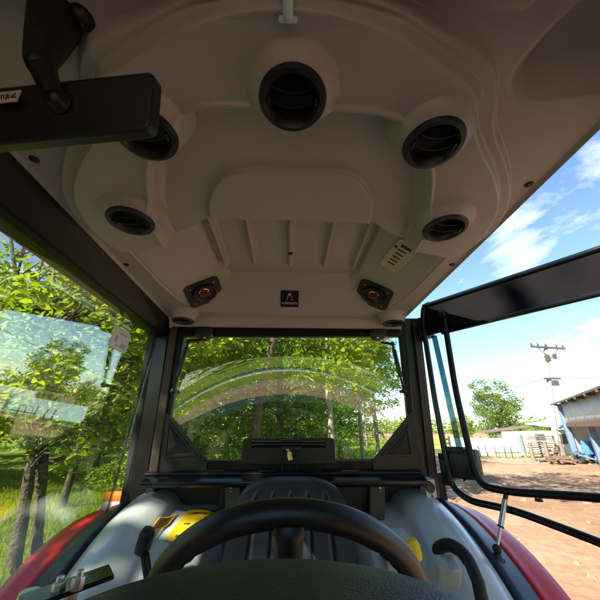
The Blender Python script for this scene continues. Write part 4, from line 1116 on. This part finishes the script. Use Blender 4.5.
MB().prism([Vector((c.x + 3.0, YB - .5, WH - .02)), Vector((d_.x + 3.5, YB - .5, WH + .1)), Vector((d_.x + 3.5, YB + 3, WH + 1.0)), Vector((c.x + 3.0, YB + 3, WH + .3))], (0, 0, .07)).build('roof', M['cyan_roof'], hs)
for k, x in enumerate((1.6, 3.6, 5.6)):
    wnd = MB().box(Vector((c.x + x, YB - .01, 1.15)), (.8, .06, .7)).build('window', M['dark_wood'], hs)
# tin lean-to roof in front
can = empty('lean_to', Vector((c.x - .6, YB + 2.6, 0)), 'sloping brown tin lean-to roof showing above the blue wall', 'lean-to')
e0, e1 = ony(488, 433, YB + 2.4), ony(553, 424.5, YB + 2.4)
MB().prism([e0, e1, e1 + Vector((0, 1.6, .02)), e0 + Vector((0, 1.6, .02))], (0, 0, .10)).build('roof', M['brown_roof'], can)
for s in (.2, .52, .97):
    p = e0.lerp(e1, s) + Vector((0, .2, 0)); MB().box(Vector((p.x, p.y, p.z / 2)), (.14, .14, p.z), None, .01).build('post', M['wood_post'], can)

# fence posts in the yard
fp = [(481, 457, 446), (488, 457.5, 446.5), (497, 458, 445.5), (534.5, 461, 443), (550.5, 462.5, 442), (566.5, 461, 441)]
lb = ['short thin post on the verge at the left end of the blue wall', 'second thin post from the left in front of the blue wall', 'thin leaning post in front of the middle of the blue wall', 'stout weathered post left of the plank rack', 'stout weathered post just left of the utility pole', 'dark post between utility pole and shed corner']
for (x, y, yt), l in zip(fp, lb):
    p = g0(x, y); tz = ony(x, yt, p.y).z; r_ = .05 if x < 500 else .12
    o = MB().tube([p - Vector((0, 0, .1)), p + Vector((random.uniform(-.05, .05), 0, tz * .5)), p + Vector((random.uniform(-.1, .1), 0, tz))], [r_, r_ * .95, r_ * .85], 9).build('fence_post', M['wood_post'], None, True, 60, origin=p)
    tag(o, l, 'fence post', 'fence posts across the yard')
# plank rack behind posts
p0 = g0(530, 458); p1 = g0(563, 458.5)
rk = empty('plank_rack', p0, 'grey timber rack stacked with planks before the white building', 'rack')
for k in range(3):
    q_ = p0.lerp(p1, k / 2); MB().box(q_ + Vector((0, .3, .75)), (.1, .1, 1.5)).build('upright', M['wood_post'], rk)
rr = random.Random(8)
for k in range(9):
    z = .25 + .14 * k; o = MB().box(p0.lerp(p1, .5) + Vector((rr.uniform(-.2, .2), .1 + rr.uniform(-.1, .1), z)), ((p1 - p0).length * rr.uniform(.85, 1.1), .22, .07), Matrix.Rotation(rr.uniform(-.03, .03), 3, 'Y')); o.build('plank', M['wood_post'] if k % 3 else M['pole'], rk)
# little frame (bicycle-rack-like hoop) by the blue wall
q_ = g0(500, 458.5)
hp_ = MB()
for k in range(3): 
    x = q_.x + .45 * k; hp_.tube(rounded([Vector((x, q_.y, 0)), Vector((x, q_.y, .75)), Vector((x + .5, q_.y, .75)), Vector((x + .5, q_.y, 0))], .25), .02, 7)
hp_.tube([q_ + Vector((-.3, 0, .35)), q_ + Vector((1.6, 0, .35))], .03, 6)
tag(hp_.build('hoop_rail', M['dark_wood'], None, True, 60), 'low bent metal hoop rail in front of the blue wall', 'rail')
# blue implement under the shed
q_ = g0(590, 464)
im = empty('farm_implement', q_, 'small blue farm implement parked under the shed edge', 'farm implement')
MB().tube([q_ + Vector((-.7, 0, .55)), q_ + Vector((.8, .1, .6))], .08, 8).tube([q_ + Vector((-.6, 0, .5)), q_ + Vector((0, -.5, .25))], .05, 8).tube([q_ + Vector((.5, 0, .5)), q_ + Vector((0, -.5, .25))], .05, 8).build('frame', M['blue_machine'], im, True, 50)
MB().prism([q_ + Vector((x, -.25, z)) for x, z in ((-.1, .5), (.75, .55), (.95, 1.15), (.1, 1.25))], (0, .5, 0)).build('hopper', M['blue_machine'], im, bev=.03)
for x in (-.45, .7): MB().lathe([(.10, -.05), (.30, -.06), (.34, 0), (.30, .06), (.10, .05)], q_ + Vector((x, .1, .34)), (1, .2, 0), 20).build('wheel', M['tyre'], im, True, 40)
MB().tube([q_ + Vector((0, -.5, .25)), q_ + Vector((-.3, -1.1, .15))], .04, 8).build('drawbar', M['blue_machine'], im, True)
# scrap and sawn timber on the ground by the shed corner
rr = random.Random(12)
for (x, y, s, l) in ((543, 462, .5, 'pile of broken timber on the ground left of the utility pole'), (560, 464, .5, 'low scrap heap at the foot of the shed corner post'), (582, 463, .6, 'stack of rusty scrap beneath the shed cladding')):
    q_ = g0(x, y); h_ = MB()
    for k in range(16): h_.box(q_ + Vector((rr.gauss(0, s), rr.gauss(0, s * .4), abs(rr.gauss(.08, .14)) + .05)), (rr.uniform(.2, .9), rr.uniform(.05, .2), rr.uniform(.05, .16)), Matrix.Rotation(rr.uniform(0, 3), 3, 'Z') @ Matrix.Rotation(rr.uniform(-.3, .3), 3, 'Y'))
    tag(h_.build('scrap_heap', M['rust'] if x > 550 else M['wood_post']), l, 'scrap heap', 'scrap heaps by the shed')
# slatted corral far behind, between pillar and door
for k, (px, l) in enumerate(((468, 'far slatted corral fence, section nearest the blue wall'), (452, 'far slatted corral fence, section beside the rear pillar'))):
    p = ony(px, 447, 30); cr_ = empty('corral_fence', Vector((p.x, 30, 0)), l, 'fence', 'corral fence sections')
    for j in range(4): MB().box(Vector((p.x - .9 + .75 * j, 30, .6)), (.12, .12, 1.3)).build('post', M['wood_post'], cr_)
    for z in (.3, .65, 1.0): MB().box(Vector((p.x + .2, 29.93, z)), (2.6, .05, .13)).build('rail', M['wood_post'], cr_)

for (x, y, s, rz) in ((-13, -42, 1.1, 1), (-24, -30, 1.2, 2), (12, -42, 1.2, 3), (24, -32, 1.3, 4), (-4, -46, 1.5, 5), (5, -48, 1.6, .4)):
    cp(protoB, x, y, s, rz, 'tree ahead of the tractor, mirrored in the glass', 'trees ahead of the tractor')

# ================================================================== SKY, SUN, CAMERA
SUN = Vector((-.60, -.50, .61)).normalized()
w = bpy.data.worlds.new('World'); scene.world = w; w.use_nodes = True
nt = w.node_tree; nt.nodes.clear()
out = nt.nodes.new('ShaderNodeOutputWorld'); bgd = nt.nodes.new('ShaderNodeBackground')
sky = nt.nodes.new('ShaderNodeTexSky'); sky.sky_type = 'NISHITA'; sky.sun_disc = False
sky.sun_elevation = math.asin(SUN.z); sky.sun_rotation = math.atan2(SUN.x, SUN.y)
sky.air_density = 1.0; sky.dust_density = .1; sky.ozone_density = 3.5; sky.altitude = 300
tc = nt.nodes.new('ShaderNodeTexCoord'); sep = nt.nodes.new('ShaderNodeSeparateXYZ'); nt.links.new(tc.outputs['Generated'], sep.inputs[0])
mx = nt.nodes.new('ShaderNodeMath'); mx.operation = 'MAXIMUM'; mx.inputs[1].default_value = .0; nt.links.new(sep.outputs[2], mx.inputs[0])
ad = nt.nodes.new('ShaderNodeMath'); ad.operation = 'ADD'; ad.inputs[1].default_value = .18; nt.links.new(mx.outputs[0], ad.inputs[0])
dv = nt.nodes.new('ShaderNodeVectorMath'); dv.operation = 'DIVIDE'; nt.links.new(tc.outputs['Generated'], dv.inputs[0])
cb_ = nt.nodes.new('ShaderNodeCombineXYZ')
for i in range(3): nt.links.new(ad.outputs[0], cb_.inputs[i])
nt.links.new(cb_.outputs[0], dv.inputs[1])
mp_ = nt.nodes.new('ShaderNodeMapping'); mp_.inputs['Scale'].default_value = (1.0, 1.0, 2.4); mp_.inputs['Location'].default_value = (.35, .2, 0); nt.links.new(dv.outputs[0], mp_.inputs[0])
cn = nt.nodes.new('ShaderNodeTexNoise'); cn.inputs['Scale'].default_value = 1.5; cn.inputs['Detail'].default_value = 9; cn.inputs['Roughness'].default_value = .58; cn.inputs['Distortion'].default_value = .35
nt.links.new(mp_.outputs[0], cn.inputs['Vector'])
csum = cn.outputs[0]
for (px, py, c0, amt) in ((560, 212, .972, .13), (592, 335, .994, .05)):
    dvec = ray(px, py).normalized(); nrm = nt.nodes.new('ShaderNodeVectorMath'); nrm.operation = 'DOT_PRODUCT'
    nt.links.new(tc.outputs['Generated'], nrm.inputs[0]); nrm.inputs[1].default_value = dvec
    mr_ = nt.nodes.new('ShaderNodeMapRange'); mr_.interpolation_type = 'SMOOTHSTEP'; mr_.inputs[1].default_value = c0; mr_.inputs[2].default_value = 1; mr_.inputs[4].default_value = amt
    nt.links.new(nrm.outputs['Value'], mr_.inputs[0]); a2 = nt.nodes.new('ShaderNodeMath'); a2.operation = 'ADD'
    nt.links.new(csum, a2.inputs[0]); nt.links.new(mr_.outputs[0], a2.inputs[1]); csum = a2.outputs[0]
cf = ramp(nt, csum, .575, .92)
cl = mix(nt, cf, sky.outputs[0], (9.5, 9.6, 9.8))
nt.links.new(cl, bgd.inputs[0]); bgd.inputs[1].default_value = .10
nt.links.new(bgd.outputs[0], out.inputs[0])
ld_ = bpy.data.lights.new('sun', 'SUN'); ld_.energy = 5.0; ld_.angle = math.radians(.5); ld_.color = (1, .95, .86)
so2 = bpy.data.objects.new('sun', ld_); COL.objects.link(so2); so2.rotation_euler = SUN.to_track_quat('Z', 'Y').to_euler(); so2.location = (0, 0, 30)

cd = bpy.data.cameras.new('camera'); cam = bpy.data.objects.new('camera', cd); COL.objects.link(cam)
cam.location = (0, 0, CAM_Z); cam.rotation_euler = (math.pi / 2 + PITCH, 0, -YAW)
cd.sensor_width = 36; cd.lens = 36 * FPX / 600; cd.clip_start = .02; cd.clip_end = 2000
scene.camera = cam
vs = scene.view_settings; vs.view_transform = 'Standard'; vs.look = 'None'; vs.gamma = 1; vs.exposure = 1.78; vs.use_curve_mapping = False
scene.cycles.max_bounces = 10; scene.cycles.transparent_max_bounces = 16; scene.cycles.diffuse_bounces = 6; scene.cycles.glossy_bounces = 4
